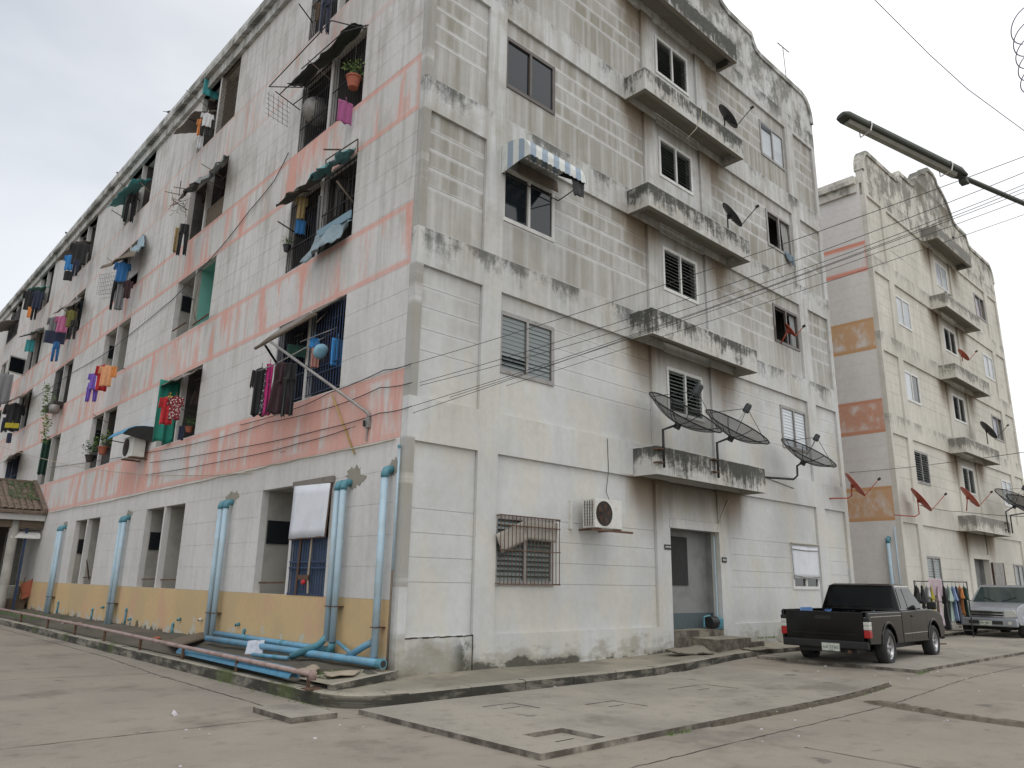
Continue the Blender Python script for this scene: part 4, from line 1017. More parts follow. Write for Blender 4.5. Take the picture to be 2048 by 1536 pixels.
MB().tube([(0, 0, 0), (0, 0, 1.4)], .018, 8).build('pipe', 'bamboo', T, smooth=True); MB().tube([(0, 0, 1.4), (.01, 0, 3.2)], .018, 8).build('pipe', 'pvc', T, smooth=True)
MB().tube([(0, 0, 3.2), (0, 0, 3.24)], .026, 8).build('cap', 'pvc_elbow', T)
# pipes lying on the bed
def gp(px, py, z): return onz(px, py, z)
def lpipe(name, pts, r, mat, label, group='blue pipes lying on the bed'):
    T = thing(name, label, 'pipe', pts[0], 0, group); P0 = Vector(pts[0])
    MB().tube([Vector(p) - P0 for p in pts], r, 14).build('pipe', mat, T, smooth=True)
    d = (Vector(pts[-1]) - Vector(pts[-2])).normalized()
    for f in (.33, .66):
        c = Vector(pts[0]).lerp(Vector(pts[-1]), f) - P0
        if len(pts) == 2: MB().tube([c - d * .05, c + d * .05], r * 1.12, 14).build('coupling', 'pvc_elbow', T)
    return T, d
T, d = lpipe('drain_run', [(-.42, 5.6, .36), (-.20, .10, .36)], .055, 'pvc_new', 'long blue pipe lying on the bed nearer the kerb, open at its near end')
P0 = Vector((-.42, 5.6, .36)); e = Vector((-.20, .10, .36)) - P0
MB().tube([e - d * .02, e + d * .10], .066, 14).build('socket', 'pvc_elbow', T); MB().tube([e + d * .101, e + d * .103], .048, 14).build('opening', 'dark', T)
T, d = lpipe('drain_run', [(-.10, 6.0, .42), (-.08, 1.75, .42)], .05, 'pvc_new', 'blue pipe on the bed close against the yellow wall')
MB().tube([(.02, -4.25, 0), (.0, -4.42, .0), (-.03, -4.48, .12)], .058, 14).build('bend', 'pvc_elbow', T, smooth=True)
T, d = lpipe('branch_pipe', [(-.13, 1.70, .62), (-.20, 1.78, .50), (-.44, 2.2, .30)], .054, 'pvc_elbow', 'short dark blue pipe bend below the pair of drain pipes', None)
T, d = lpipe('branch_pipe', [(-.10, 1.42, .56), (-.19, .62, .36)], .026, 'pvc_new', 'slim blue pipe slanting down to the long pipe', None)
T, d = lpipe('branch_pipe', [(-.13, .42, .62), (-.16, .55, .56), (-.22, .95, .37)], .048, 'pvc_new', 'blue pipe bend beside the thick corner pipe', None)
T, d = lpipe('branch_pipe', [(-.75, 2.9, .29), (-.55, 2.1, .29)], .032, 'pvc_new', 'short loose blue pipe end on the bed behind the long pipe', None)
sheet('white_rag', [(-.52, 3.62, .45), (-.30, 3.44, .46), (-.36, 3.36, .22), (-.60, 3.54, .20)], .008, cloth((.52, .56, .64)), 'white rag hung over the two blue pipes on the bed', 'rag', wob=.012)
# half-round blue gutters
def gutter(a, c, r, label):
    a, c = Vector(a), Vector(c); t = (c - a).normalized(); s = t.cross(Vector((0, 0, 1))).normalized(); u = s.cross(t); n = 10
    V = [p + s * math.cos(k * math.pi / n) * rr + u * (math.sin(k * math.pi / n) * rr) for p in (a, c) for rr in (r, r - .006) for k in range(n + 1)]
    w = n + 1; F = []
    for k in range(n): F += [(k, k + 1, 2 * w + k + 1, 2 * w + k), (w + k, 3 * w + k, 3 * w + k + 1, w + k + 1), (k, w + k, w + k + 1, k + 1), (2 * w + k, 2 * w + k + 1, 3 * w + k + 1, 3 * w + k)]
    F += [(0, 2 * w, 3 * w, w), (n, w + n, 3 * w + n, 2 * w + n)]
    return tag(MB().add(V, F).build('blue_gutter', 'gutter_blue'), label, 'gutter', 'half-round blue gutters on the kerb')
gutter((-1.18, 4.2, .25), (-1.26, .62, .25), .085, 'half-round blue gutter lying against the kerb, end shifted towards the wall')
gutter((-1.34, 4.4, .235), (-1.43, .20, .235), .075, 'half-round blue gutter lying nearest the road')
# cement patches where the pipes leave the wall
for (y, z, ry, rz_) in ((.30, 3.16, .15, .15), (1.42, 3.10, .30, .20), (6.15, 3.08, .34, .15), (12.7, 3.06, .30, .13), (19.2, 3.06, .3, .11)):
    rr2 = random.Random(int(y * 10)); pts = [(y + math.cos(a) * ry * rr2.uniform(.55, 1.25), z + math.sin(a) * rz_ * rr2.uniform(.6, 1.2)) for a in [k * math.pi / 14 for k in range(28)]]
    MB().prism(pts, lambda u, v, w: (w, u, v), -.004, .002).build('cement_patch', simple('cement_patch_%d' % int(y * 10), (.27, .25, .21), .95), B1)
# rail pipe along the kerb on stubs
T = thing('kerb_rail', 'long rusty pinkish rail pipe running along the kerb on short stubs', 'rail', (0, 0, 0))
rail = simple('rail_pipe', (.34, .25, .23), .5, .1, dark=(.14, .08, .06), var=.3)
MB().tube([(-1.44, 40, .46), (-1.44, 19, .42), (-1.45, 8.6, .40), (-1.45, 4, .36), (-1.46, -.30, .335)], .032, 10).build('pipe', rail, T, smooth=True)
for y in (-.22, 1.9, 4.0, 6.1, 8.3, 10.5, 13, 16): MB().tube([(-1.45, y, .14), (-1.45, y, .33 + max(0, y) * .006)], .026, 8).build('stub', 'rust', T)
MB().lathe([(0, .27), (.048, .27), (.05, .36), (.035, .39), (0, .40)], 12, Matrix.Translation((-1.46, -.33, 0))).build('end_cap', rail, T, smooth=True)
MB().box((-1.56, -.42, .165), (-1.36, -.24, .18)).build('foot_plate', 'rust', T)
# debris on the bed
def debris(pts, th, mat, label, seed): return sheet('debris', pts, th, mat, label, 'debris', nu=6, nv=4, rag=.02, wob=.006, seed=seed)
debris([gp(598, 1342, .27), gp(632, 1332, .27), (onz(640, 1340, .27)), (onz(606, 1351, .27))], .03, 'board_debris', 'small pale chunk of board on the bed in front of the long blue pipe', 11)
debris([gp(646, 1346, .27), gp(722, 1342, .27), gp(708, 1351, .27), gp(655, 1354, .27)], .02, 'board_debris', 'long flat pale board on the bed near the building corner', 12)
debris([gp(330, 1285, .30), gp(425, 1262, .38), gp(436, 1272, .30), gp(350, 1296, .30)], .03, 'brown_wall', 'dark rotten plank lying on the bed below the pair of pipes', 13)
for i, (a, c) in enumerate((((178, 1254), (232, 1243)), ((148, 1248), (172, 1243)), ((128, 1246), (145, 1241)))):
    A, D_ = gp(*a, .26), gp(*c, .26); w = Vector((.0, .12, 0))
    debris([A, D_, D_ + Vector((-.07, .03, 0)), A + Vector((-.07, .03, 0))], .025, 'board_debris' if i else 'grey_wood', ['longest of three loose laths on the bed under the far pipes', 'middle one of three loose laths on the bed', 'smallest of three loose laths on the bed, towards the porch'][i], 20 + i)
debris([gp(306, 1276, .26), gp(320, 1274, .26), gp(322, 1278, .26), gp(308, 1280, .26)], .02, 'terracotta', 'small terracotta shard on the bed behind the rail', 31)
debris([gp(326, 1284, .26), gp(338, 1281, .26), gp(338, 1284, .26), gp(328, 1288, .26)], .02, 'terracotta', 'second terracotta shard beside the dark rotten plank', 32)
P = gp(346, 1432, .0); T = tag(MB().lathe([(0, .0), (.03, 0), (.055, .035), (.05, .036), (.03, .008), (0, .008)], 12, Matrix.Translation(P) @ Matrix.Rotation(R_(60), 4, 'Y') @ Matrix.Rotation(.5, 4, 'Z')).build('paper_cup', 'litter'), 'crushed pale plastic cup lying on the road at the left', 'cup')
rnd = random.Random(5); q = MB()
for _ in range(60):
    x, y = rnd.uniform(-4, 9), rnd.uniform(-6, -1.3); s = rnd.uniform(.006, .016); z = g(x) + .048
    q.obox((x, y, z), (s, 0, 0), (0, s * .8, 0), (0, 0, s * .4))
o = q.build('litter_bits', 'litter'); o['kind'] = 'stuff'; o['label'] = 'tiny pale scraps scattered over the road and slabs'
# grass tufts by the slab edge and moss
q = MB(); rg = random.Random(8)
for (x0, x1, y0, y1, n) in ((2.2, 3.6, -4.36, -4.31, 420), (.4, .8, -4.36, -4.31, 60), (7.7, 8.2, -4.20, -4.12, 60), (4.6, 5.9, -4.37, -4.31, 90), (-1.62, -1.53, -1.0, 2.6, 60), (-1.2, -.4, .0, .7, 260), (9.8, 10.6, -.15, -.0, 140)):
    for _ in range(n):
        x, y = rg.uniform(x0, x1), rg.uniform(y0, y1); h_ = rg.uniform(.015, .05); a = rg.uniform(0, 6.28); d = Vector((math.cos(a), math.sin(a), 0)) * .005
        z = g(x) + (.0 if y < -1.3 else (.0 if x < -1.5 else .235)); p = Vector((x, y, z)); t = p + Vector((rg.uniform(-.02, .02), rg.uniform(-.02, .02), h_))
        q.add([p - d, p + d, t], [(0, 1, 2)])
o = q.build('grass', 'leaf_light'); o['kind'] = 'stuff'; o['label'] = 'short grass in the slab joints'
# wall outlets low on the yellow wall
for i, (px, py, dx) in enumerate(((116, 1207, 0), (184, 1222, 0), (206, 1214, 1), (252, 1222, 0), (260, 1238, 1), (345, 1252, 0), (359, 1238, 1), (402, 1238, 2), (476, 1248, 1), (487, 1265, 0))):
    P = onx(px, py, -.03); T = thing('waste_outlet', ['short blue waste pipe stub at foot of yellow wall', 'small dark waste outlet in the yellow wall', 'white capped waste outlet in the yellow wall'][dx], 'pipe', P, 0, 'small waste pipes low on the yellow wall')
    T['label'] = T['label'] + [', nearest the porch', ' left of far pipes', ' beside far pipes', ' right of far pipes', ' low, right of far pipes', ', left of two', ', taller of two', '', ', near pipes, upper', ' by near pipes'][i]
    if dx == 0: MB().tube([(0, 0, -(P.z - .2)), (0, 0, .02)], .024, 8).build('pipe', 'pvc_elbow', T, smooth=True); MB().tube([(0, 0, 0), (.0, 0, .04), (.04, 0, .055)], .03, 8).build('elbow', 'pvc_elbow', T)
    else: MB().tube([(.03, 0, 0), (-.05, 0, -.02)], .03, 10).build('pipe', 'pvc_elbow' if dx == 1 else 'ac_white', T, smooth=True); MB().tube([(-.0501, 0, -.0201), (-.053, 0, -.021)], .022, 10).build('opening', 'dark', T)
# small moss plant clumps by the wall foot
# ground-floor barred window with white board
T = thing('window_board', 'clean white board with rusty edge covering the top of the barred blue window', 'board', (0, 0, 0))
sheet('board', [(-.05, 3.34, 3.10), (-.05, 2.08, 3.06), (-.07, 2.12, 2.17), (-.07, 3.36, 2.16)], .012, 'white_sheet', parent=T, wob=.0006, rag=.006)
MB().box((-.06, 2.02, 3.07), (-.012, 3.42, 3.18)).build('top_rail', 'grey_wood', T)
MB().tube([(-.07, 3.37, 2.155), (-.07, 2.11, 2.165)], .012, 5).build('rusty_edge', 'rust', T)
MB().tube([(-.07, 2.09, 2.17), (-.05, 2.06, 3.06)], .010, 5).build('rusty_edge', 'rust', T)
T = thing('barred_window', 'dark blue barred window with rusty posts under the white board', 'window', (.02, 2.12, 1.21))
MB().box((.03, .0, 0), (.05, 1.27, .96)).build('shutter', cloth((.045, .075, .13)), T)
bar = MB().tube([(0, 0, 0), (0, 0, .96)], .009, 5).mesh('bar', 'blue_grille')
for i in range(15): place(bar, 'bar', T, (-.01, .02 + i * .088, 0))
for z in (.02, .46, .56, .94): MB().box((-.03, 0, z - .014), (.0, 1.27, z + .014)).build('rail', 'blue_grille', T)
MB().tube([(-.04, .88, .98), (-.04, .90, .5), (-.04, .92, .02)], .02, 6).build('rusty_post', 'rust', T)
MB().tube([(-.04, .50, .96), (-.04, .53, .3), (-.04, .50, .04)], .018, 6).build('rusty_post', 'board_debris', T)
MB().lathe([(0, -.045), (.035, -.03), (.045, 0), (.035, .03), (0, .045)], 12, Matrix.Translation((-.07, .62, .22))).build('padlock_ball', cloth((.5, .02, .03)), T, smooth=True)
MB().box((-.06, .50, .26), (-.03, .84, .34)).build('latch', 'rust', T)
# rusty rails across the ground openings
for k, (a, c) in enumerate(((4.75 - 1.26, 4.75), (8.73, 10.0), (10.1, 11.35), (15.35, 16.6))):
    P = (.10, a, 1.42); pole('balcony_rail', [(.10, a + .02, 1.42), (.10, c - .02, 1.40)], .016, 'rust', ['rusty rail across the open ground balcony beside the white board', 'rusty rail across the right opening of the second ground balcony', 'rusty rail across the left opening of the second ground balcony', 'rusty rail across the ground opening with a leaning dark round tray'][k], 'rail')
T = tag(MB().lathe([(0, 0), (.30, 0), (.31, .02), (0, .03)], 20, Matrix.Translation((.02, 15.95, 1.62)) @ Matrix.Rotation(R_(75), 4, 'Y') @ Matrix.Rotation(.3, 4, 'X')).build('round_tray', 'brown_wall'), 'dark round tray leaning on the rail of the third ground opening', 'tray')
MB().box((.3, 16.70, 1.25), (.33, 17.9, 3.1)).build('door_panel', 'brown_wall', B1)

# ------------------------------------------------------------------ clutter at the balconies
def S_(px, py, x): return onx(px, py, x)
CL = dict(black=(.012, .012, .014), navy=(.015, .022, .05), maroon=(.035, .012, .018), plum=(.33, .08, .22), mag=(.42, .02, .16), teal=(.04, .28, .30), green=(.02, .24, .18), red=(.42, .012, .02), tan=(.30, .22, .10), white=(.55, .55, .57),
          orange=(.60, .22, .06), peach=(.62, .30, .15), purple=(.16, .09, .42), blue=(.02, .13, .33), sky=(.03, .20, .48), grey=(.18, .18, .19), dgreen=(.012, .05, .035), yellow=(.38, .32, .02), olive=(.14, .13, .03), pink=(.42, .12, .24), brown=(.08, .05, .03))
GG = 'window grilles on the balconies'
# column A (nearest)
grille(3.50, 4.73, 10.52, 12.15, .02, 'black_steel', 'dark bar grille on the left opening of the nearest balcony, third storey above ground', 13, r=.007, rows=(0, .33, .66, 1))
grille(3.50, 4.73, 7.68, 9.32, .02, 'black_steel', 'dark bar grille on the left opening, balcony with crumpled blue grey sheet', 13, r=.007, rows=(0, .3, .9))
grille(2.14, 3.40, 7.68, 9.32, .04, 'black_steel', 'dark bar grille on the right opening, balcony with crumpled blue grey sheet', 9, r=.007, rows=(0, .5, 1))
grille(2.14, 3.40, 10.52, 12.15, .04, 'black_steel', 'dark bar grille behind the hanging plant pot', 13, r=.006, rows=(0, .5))
grille(2.14, 3.40, 4.80, 6.42, .03, 'blue_grille', 'blue bar grille of the nearest balcony above the barred window', 14, r=.010, rows=(0, .22, .3, 1))
grille(3.50, 4.73, 4.80, 6.42, .03, 'blue_grille', 'dark blue bar grille behind the black hanging clothes', 12, r=.008, rows=(0, .3, 1))
grille(3.50, 4.73, 13.4, 15.2, .02, 'black_steel', 'dark bar grille of the topmost nearest balcony', 15, r=.008, rows=(0, .5, 1))
# A3: frame of poles with torn mesh awning, pot, pink cloth
T = thing('awning_frame', 'steel pole frame with torn dark shade net over the balcony with a hanging pot', 'awning', (0, 0, 0))
a, b_, c_, d_ = (-.02, 2.15, 12.15), (-.75, 2.2, 11.95), (-.80, 4.7, 11.75), (-.02, 4.74, 12.15)
for i, (p, q_) in enumerate(((a, b_), (b_, c_), (c_, d_), (S_(737, 50, -.25), S_(688, 63, -.7)), (S_(688, 63, -.7), S_(603, 138, -.8)), (S_(560, 188, -.8), S_(612, 138, -.8)), (S_(551, 183, -.8), S_(600, 220, -.05)), (S_(575, 167, -.6), S_(605, 166, -.05)), (S_(585, 210, -.4), S_(650, 160, -.0)))): MB().tube([p, q_], .012, 5).build('pole', 'black_steel', T)
sheet('shade_net', [(-.0, 2.14, 12.22), (-.0, 4.72, 12.20), (-.42, 4.75, 11.98), (-.36, 2.2, 12.10)], .006, cloth((.02, .028, .02)), parent=T, rag=.10, wob=.03, nu=16)
for k in range(5):
    y = 4.8 + k * .07; MB().tube([(-.75 + k * .14, y, 11.72 + k * .04), (-.70 + k * .14, y, 11.1 + k * .04)], .005, 4).build('net_wire', 'black_steel', T)
    MB().tube([(-.78, 4.8, 11.65 - k * .12), (-.1, 5.1, 11.75 - k * .12)], .005, 4).build('net_wire', 'black_steel', T)
P = S_(706, 176, -.12); plant((P.x, P.y, P.z), .24, 'potted fern hanging in the balcony above the pink cloth', 150, .035, mat='leaf_light', pr=.14, ph=.24, hanging=True, name='hanging_plant', seed=2)
hang('cloth', 692, 203, 30, 48, CL['plum'], -.22, 'plum pink cloth folded over the rail under the hanging pot', 60, cat='cloth')
o = MB().lathe([(0, 0), (.2, .02), (.32, .10), (.3, .11), (0, .04)], 20, Matrix.Translation(S_(636, 222, .1)) @ Matrix.Rotation(R_(-70), 4, 'X') @ Matrix.Rotation(.2, 4, 'Y')).build('round_basin', 'grey_steel', smooth=True); tag(o, 'grey round basin hung behind the dark grille of the third balcony', 'basin')
# A4
hang('trousers', 655, -12, 26, 90, CL['navy'], -.25, 'dark navy trousers hanging from the topmost nearest balcony', 40, seed=4)
hang('shirt', 640, 5, 20, 45, CL['brown'], -.1, 'brown shirt behind the navy trousers on the topmost nearest balcony', 40, seed=6)
pole('stick', [S_(598, 8, -.7), S_(626, 46, -.02)], .014, 'black_steel', 'short dark pole sticking out of the topmost nearest balcony', 'pole')
# A2
T = thing('awning_frame', 'dark angle iron frame standing above the balcony with the crumpled blue grey sheet', 'frame', (0, 0, 0))
for p, q_ in ((S_(652, 320, -.1), S_(650, 352, -.1)), (S_(652, 320, -.1), S_(716, 278, -.1)), (S_(716, 278, -.1), S_(715, 303, -.1)), (S_(681, 300, -.1), S_(680, 330, -.1)), (S_(681, 299, -.1), S_(648, 299, -.6))): MB().tube([p, q_], .016, 4).build('bar', 'rust', T)
sheet('torn_awning', [(-.02, 2.13, 9.42), (-.02, 3.2, 9.36), (-.45, 3.4, 9.12), (-.40, 2.15, 9.20)], .008, cloth((.10, .28, .30)), 'torn blue green awning scrap over the near half of the balcony', 'awning', rag=.12, wob=.05, seed=8)
sheet('torn_awning', [(-.02, 3.2, 9.34), (-.02, 4.75, 9.34), (-.45, 4.7, 9.05), (-.40, 3.2, 9.10)], .01, cloth((.05, .05, .035)), 'dark rotten awning board over the far half of the same balcony', 'awning', rag=.1, wob=.03, seed=9)
sheet('crumpled_sheet', [(-.03, 2.16, 8.02), (-.03, 3.38, 8.02), (-.32, 3.45, 7.42), (-.30, 2.2, 7.50)], .008, cloth((.20, .27, .31)), 'crumpled blue grey metal sheet hanging from the sill of a near balcony', 'sheet', rag=.08, wob=.05, seed=10, nu=12)
MB().box((-.05, 2.14, 8.0), (-.02, 3.40, 8.16)).build('sill_board', cloth((.16, .27, .34)), B1)
pole('stick', [S_(576, 385, -.5), S_(620, 382, .0)], .018, 'bamboo', 'short stick poking out left of the torn dark awning', 'pole')
pole('stick', [S_(556, 443, -.6), S_(590, 465, .0)], .016, 'bamboo', 'short slanting stick at the left of the balcony, below the torn dark awning', 'pole')
pole('stick', [S_(673, 362, -.42), S_(706, 405, -.02)], .016, 'bamboo', 'thin yellowish prop under the torn blue green awning', 'pole')
hang('shirt', 605, 392, 22, 50, CL['tan'], -.1, 'pale tan shirt hanging behind the left sticks', 20, seed=31); hang('cloth', 602, 440, 18, 30, CL['blue'], -.08, 'dark blue cloth below the pale tan shirt', 30, seed=32); hang('cloth', 650, 395, 26, 85, CL['grey'], .08, 'long grey towel in the middle of the balcony', 70, seed=33)
P = S_(573, 503, -.10); plant((P.x, P.y, P.z), .12, 'small potted plant hanging left of the near grille', 40, .03, mat='leaf_light', pr=.08, ph=.14, pot='black_steel', seed=5, name='hanging_plant')
# A1
T = thing('board_awning', 'tilted grey board awning propped over the blue grilled balcony', 'awning', (0, 0, 0))
sheet('board', [S_(690, 590, .0), S_(565, 652, .0), S_(512, 692, -.72), S_(640, 618, -.22)], .03, 'grey_wood', parent=T, wob=.012)
MB().tube([S_(510, 697, -.74), S_(632, 628, -.26)], .030, 6).build('edge_batten', 'bamboo', T)

MB().tube([S_(530, 690, -.8), S_(553, 726, -.02)], .028, 4).build('strut', 'black_steel', T)
T = thing('cable_pole', 'grey slanting pole from the board awning down to the cable bracket on the pink band', 'pole', (0, 0, 0))
MB().tube([S_(542, 684, -.8), S_(655, 766, -.35), S_(736, 826, -.05), S_(740, 840, -.02)], .026, 8).build('pole', 'grey_steel', T, smooth=True)
T = thing('cable_bracket', 'small steel cable bracket with conduit at the foot of the slanting pole', 'bracket', (0, 0, 0))
P = S_(739, 842, 0); MB().box((-.06, P.y - .06, P.z - .12), (-.0, P.y + .05, P.z + .05)).build('plate', 'grey_steel', T); MB().tube([(-.03, P.y, P.z - .1), (-.03, P.y + .02, 3.66)], .014, 6).build('conduit', 'grey_steel', T)
MB().tube([(-.08, P.y + .03, P.z - .1), (-.09, P.y + .02, P.z)], .02, 6).build('insulator', 'black_steel', T)
pole('yellow_pole', [S_(664, 790, -.05), S_(709, 908, -.02)], .013, simple('yellow_pole_paint', (.42, .30, .08), .7), 'thin yellow pole leaning on the pink band below the slanting pole', 'pole')
pole('clothes_pole', [S_(672, 662, .2), S_(552, 728, -.6), S_(517, 742, -.62)], .012, 'grey_steel', 'thin clothes pole that carries the black and maroon clothes', 'pole')
for i, (kd, px, py, w, h, c, lb, yw) in enumerate((('shirt', 524, 736, 34, 96, 'black', 'black sleeveless top at the left end of the near clothes pole', 20), ('dress', 538, 738, 22, 92, 'dots_dk', 'speckled dark dress beside the magenta cloth', 35),
        ('cloth', 541, 728, 13, 102, CL['mag'], 'bright magenta cloth strip among the dark clothes', 50), ('dress', 566, 724, 46, 104, CL['maroon'], 'wide dark maroon dress on the near clothes pole', 15), ('trousers', 583, 726, 30, 108, CL['black'], 'long black trousers at the right end of the near clothes pole', 35))):
    hang(kd, px, py, w, h, c if isinstance(c, str) and c in MAT else (CL[c] if isinstance(c, str) else c), -.55, lb, yw, seed=50 + i)
hang('cloth', 676, 678, 24, 56, CL['sky'], .06, 'bright blue cloth at the right side of the blue grille', 70, seed=61); hang('cloth', 630, 676, 18, 20, CL['sky'], -.1, 'blue plastic bag hanging at the mullion above the pale basin', 30, seed=62, cat='bag')
hang('cloth', 632, 696, 14, 40, (.34, .16, .13), -.08, 'brownish pink cloth under the blue bag', 30, seed=63); P = S_(644, 705, -.1)
tag(MB().lathe([(0, 0), (.10, .0), (.15, .06), (.14, .065), (.09, .02), (0, .02)], 18, Matrix.Translation(P) @ Matrix.Rotation(R_(-60), 4, 'X')).build('blue_basin', cloth((.22, .42, .55)), smooth=True), 'pale blue round basin hanging in the blue grilled balcony', 'basin')
pole('clothes_pole', [S_(600, 684, -.3), S_(675, 655, .1)], .010, 'grey_steel', 'thin pole across the blue grilled balcony', 'pole')
pole('stick', [S_(633, 645, -.2), S_(658, 620, .05)], .010, 'bamboo', 'small slanting stick at the top of the blue grilled balcony', 'pole')
hang('cloth', 594, 690, 34, 24, CL['dgreen'], -.2, 'dark green net bundle left of the mullion', 30, seed=64)
# column B
T = thing('shade_net', 'dark bar mesh on the top balcony of the second column', 'grille', (0, 0, 0)); nb = MB().tube([(0, 0, 0), (0, 0, 1.85)], .005, 4).mesh('bar', 'brown_wall')
for i in range(16): place(nb, 'bar', T, (.02, 8.76 + i * .082, 13.38))
nb = MB().box((-.004, 0, -.004), (.004, 1.26, .004)).mesh('rail', 'brown_wall')
for i in range(14): place(nb, 'rail', T, (.02, 8.75, 13.45 + i * .13))
hang('cloth', 427, 165, 34, 34, CL['teal'], .04, 'teal cloth in the corner of the top balcony, second column', 75, seed=70, cat='cloth')
sheet('torn_awning', [(-.01, 10.1, 14.2), (-.01, 11.4, 14.1), (-.65, 11.6, 13.85), (-.6, 10.2, 13.95)], .015, 'grey_wood', 'grey board awning of the top balcony, second column', 'awning', rag=.05, wob=.02, seed=12)
for i, (kd, px, py, w, h, c, lb, yw) in enumerate((('shirt', 416, 226, 22, 30, 'white', 'white shirt hanging from the top balcony of the second column', 30), ('shirt', 402, 238, 12, 38, 'orange', 'orange shirt left of the black one, top balcony of the second column', 50), ('trousers', 413, 240, 24, 36, 'black', 'black trousers below the white shirt, second column top', 30),
        ('cloth', 402, 272, 10, 28, 'white', 'small white rag at the sill of the top balcony, second column', 40))): hang(kd, px, py, w, h, CL[c], -.45, lb, yw, seed=72 + i)
pole('stick', [S_(375, 236, -.7), S_(400, 247, -.1)], .012, 'black_steel', 'dark stick at the left of the top balcony, second column', 'pole')
sheet('torn_awning', [S_(457, 314, 0), S_(392, 372, -.1), S_(352, 400, -.7), S_(440, 330, -.6)], .012, cloth((.16, .18, .18)), 'ragged grey tarpaulin over the balcony with bare branches', 'awning', rag=.15, wob=.07, seed=14, nu=14)
for i, (a, c) in enumerate((((330, 383), (372, 392)), ((348, 374), (384, 380)), ((345, 400), (375, 420)), ((402, 327), (445, 354)), ((362, 362), (358, 392)), ((340, 412), (362, 402)))):
    pole('stick', [S_(*a, -.65), S_(*c, -.1)], .011, 'bamboo', ['longest low stick poking from the ragged grey tarpaulin', 'upper stick poking from the ragged grey tarpaulin', 'lowest stick beneath the ragged grey tarpaulin', 'stick at the top right of the ragged grey tarpaulin', 'upright twig at the left of the ragged grey tarpaulin', 'short twig at the far left of the ragged tarpaulin'][i], 'pole')
q = MB(); rt = random.Random(4)
for _ in range(34):
    P = S_(rt.uniform(340, 372), rt.uniform(395, 425), rt.uniform(-.7, -.3)); d = Vector((rt.gauss(0, 1), rt.gauss(0, 1), rt.gauss(0, 1))).normalized() * rt.uniform(.08, .28); q.tube([P, P + d], .006, 4)
tag(q.build('dry_branches', 'bamboo'), 'tangle of dry twigs beside the ragged grey tarpaulin', 'branches')
hang('trousers', 370, 448, 24, 66, CL['black'], -.45, 'black trousers hanging below the ragged grey tarpaulin', 20, seed=80); hang('cloth', 358, 456, 12, 52, CL['tan'], -.45, 'tan cloth hanging left of the black trousers', 55, seed=81)
MB().box((.05, 8.9, 10.52), (.08, 9.98, 11.1)).build('sill_board', 'brown_wall', B1)
pole('balcony_rail', [S_(345, 662, -.1), S_(372, 645, -.12)], .02, 'rust', 'short rusty rail on the left half of the teal walled balcony', 'rail'); pole('balcony_rail', [S_(386, 650, -.12), S_(417, 628, -.10)], .022, 'rust', 'rusty rail on the right half of the teal walled balcony', 'rail')
pole('stick', [S_(360, 582, -.2), S_(388, 600, .0)], .012, 'black_steel', 'dark stick in front of the small window of the teal walled balcony', 'pole'); pole('stick', [S_(398, 560, .0), S_(386, 618, -.12), S_(392, 645, -.1)], .012, 'bamboo', 'bent grey stick beside the mullion of the teal walled balcony', 'pole')
hang('cloth', 341, 762, 36, 122, CL['green'], -.18, 'long green curtain on the balcony beside the air conditioner', 62, seed=84, cat='curtain')
hang('shirt', 338, 793, 30, 56, CL['red'], -.50, 'bright red shirt hanging in front of the green curtain', 30, seed=85); hang('shirt', 353, 792, 28, 48, 'dots', -.62, 'dark red shirt with pale pattern in front of the green curtain', 10, seed=86)
hang('cloth', 341, 792, 8, 14, CL['yellow'], -.6, 'small yellow collar piece between the two red shirts', 30, seed=87); hang('cloth', 364, 852, 10, 28, CL['navy'], -.2, 'small navy cloth under the patterned shirt', 40, seed=88)
sheet('torn_awning', [S_(405, 735, 0), S_(350, 758, 0), S_(318, 772, -.45), S_(380, 748, -.4)], .012, 'grey_wood', 'thin dark awning over the balcony with the green curtain', 'awning', rag=.04, wob=.02, seed=15)
P = S_(380, 845, .02); plant((P.x, P.y, 4.86), .16, 'small potted plant on the sill right of the green curtain', 70, .03, pr=.09, ph=.13, seed=7)
# air conditioner under its blue hood
T = ac('air_conditioner', 'dirty white air conditioner under a blue hood on the pink band', (-.10, 12.25, 4.52), .80, .32, .56, -R_(90) + 0)
T = thing('blue_hood', 'blue corrugated hood over the air conditioner on the side wall', 'awning', (0, 0, 0))
n = 22; prof = [(0, 0), (.25, -.01), (.45, -.05), (.62, -.14), (.74, -.28)]; V = []; F = []
for i in range(n + 1):
    y = 11.72 + 1.35 * i / n; rg_ = .012 * (i % 2)
    for d, z in prof: V.append((-d - rg_, y, 5.34 + z + rg_))
for i in range(n):
    for j in range(4): F.append((i * 5 + j, (i + 1) * 5 + j, (i + 1) * 5 + j + 1, i * 5 + j + 1))
o = MB().add(V, F).build('roof_sheet', simple('hood_blue', (.05, .24, .42), .5), T); s_ = o.modifiers.new('s', 'SOLIDIFY'); s_.thickness = .008
MB().prism([(-d, z - .01) for d, z in prof] + [(0, -.42), (-.6, -.32)][::-1], lambda u, v, w: (u, w, 5.34 + v), 11.70, 11.71).build('side_panel', 'dark', T, recalc=True)
for y in (11.74, 13.05): MB().tube([(-.02, y, 5.0), (-.72, y, 5.05)], .014, 5).build('strut', 'black_steel', T)
MB().box((-.46, 11.9, 4.47), (.0, 11.94, 4.505)).build('bracket_arm', 'rust', T); MB().box((-.46, 12.5, 4.47), (.0, 12.54, 4.505)).build('bracket_arm', 'rust', T)
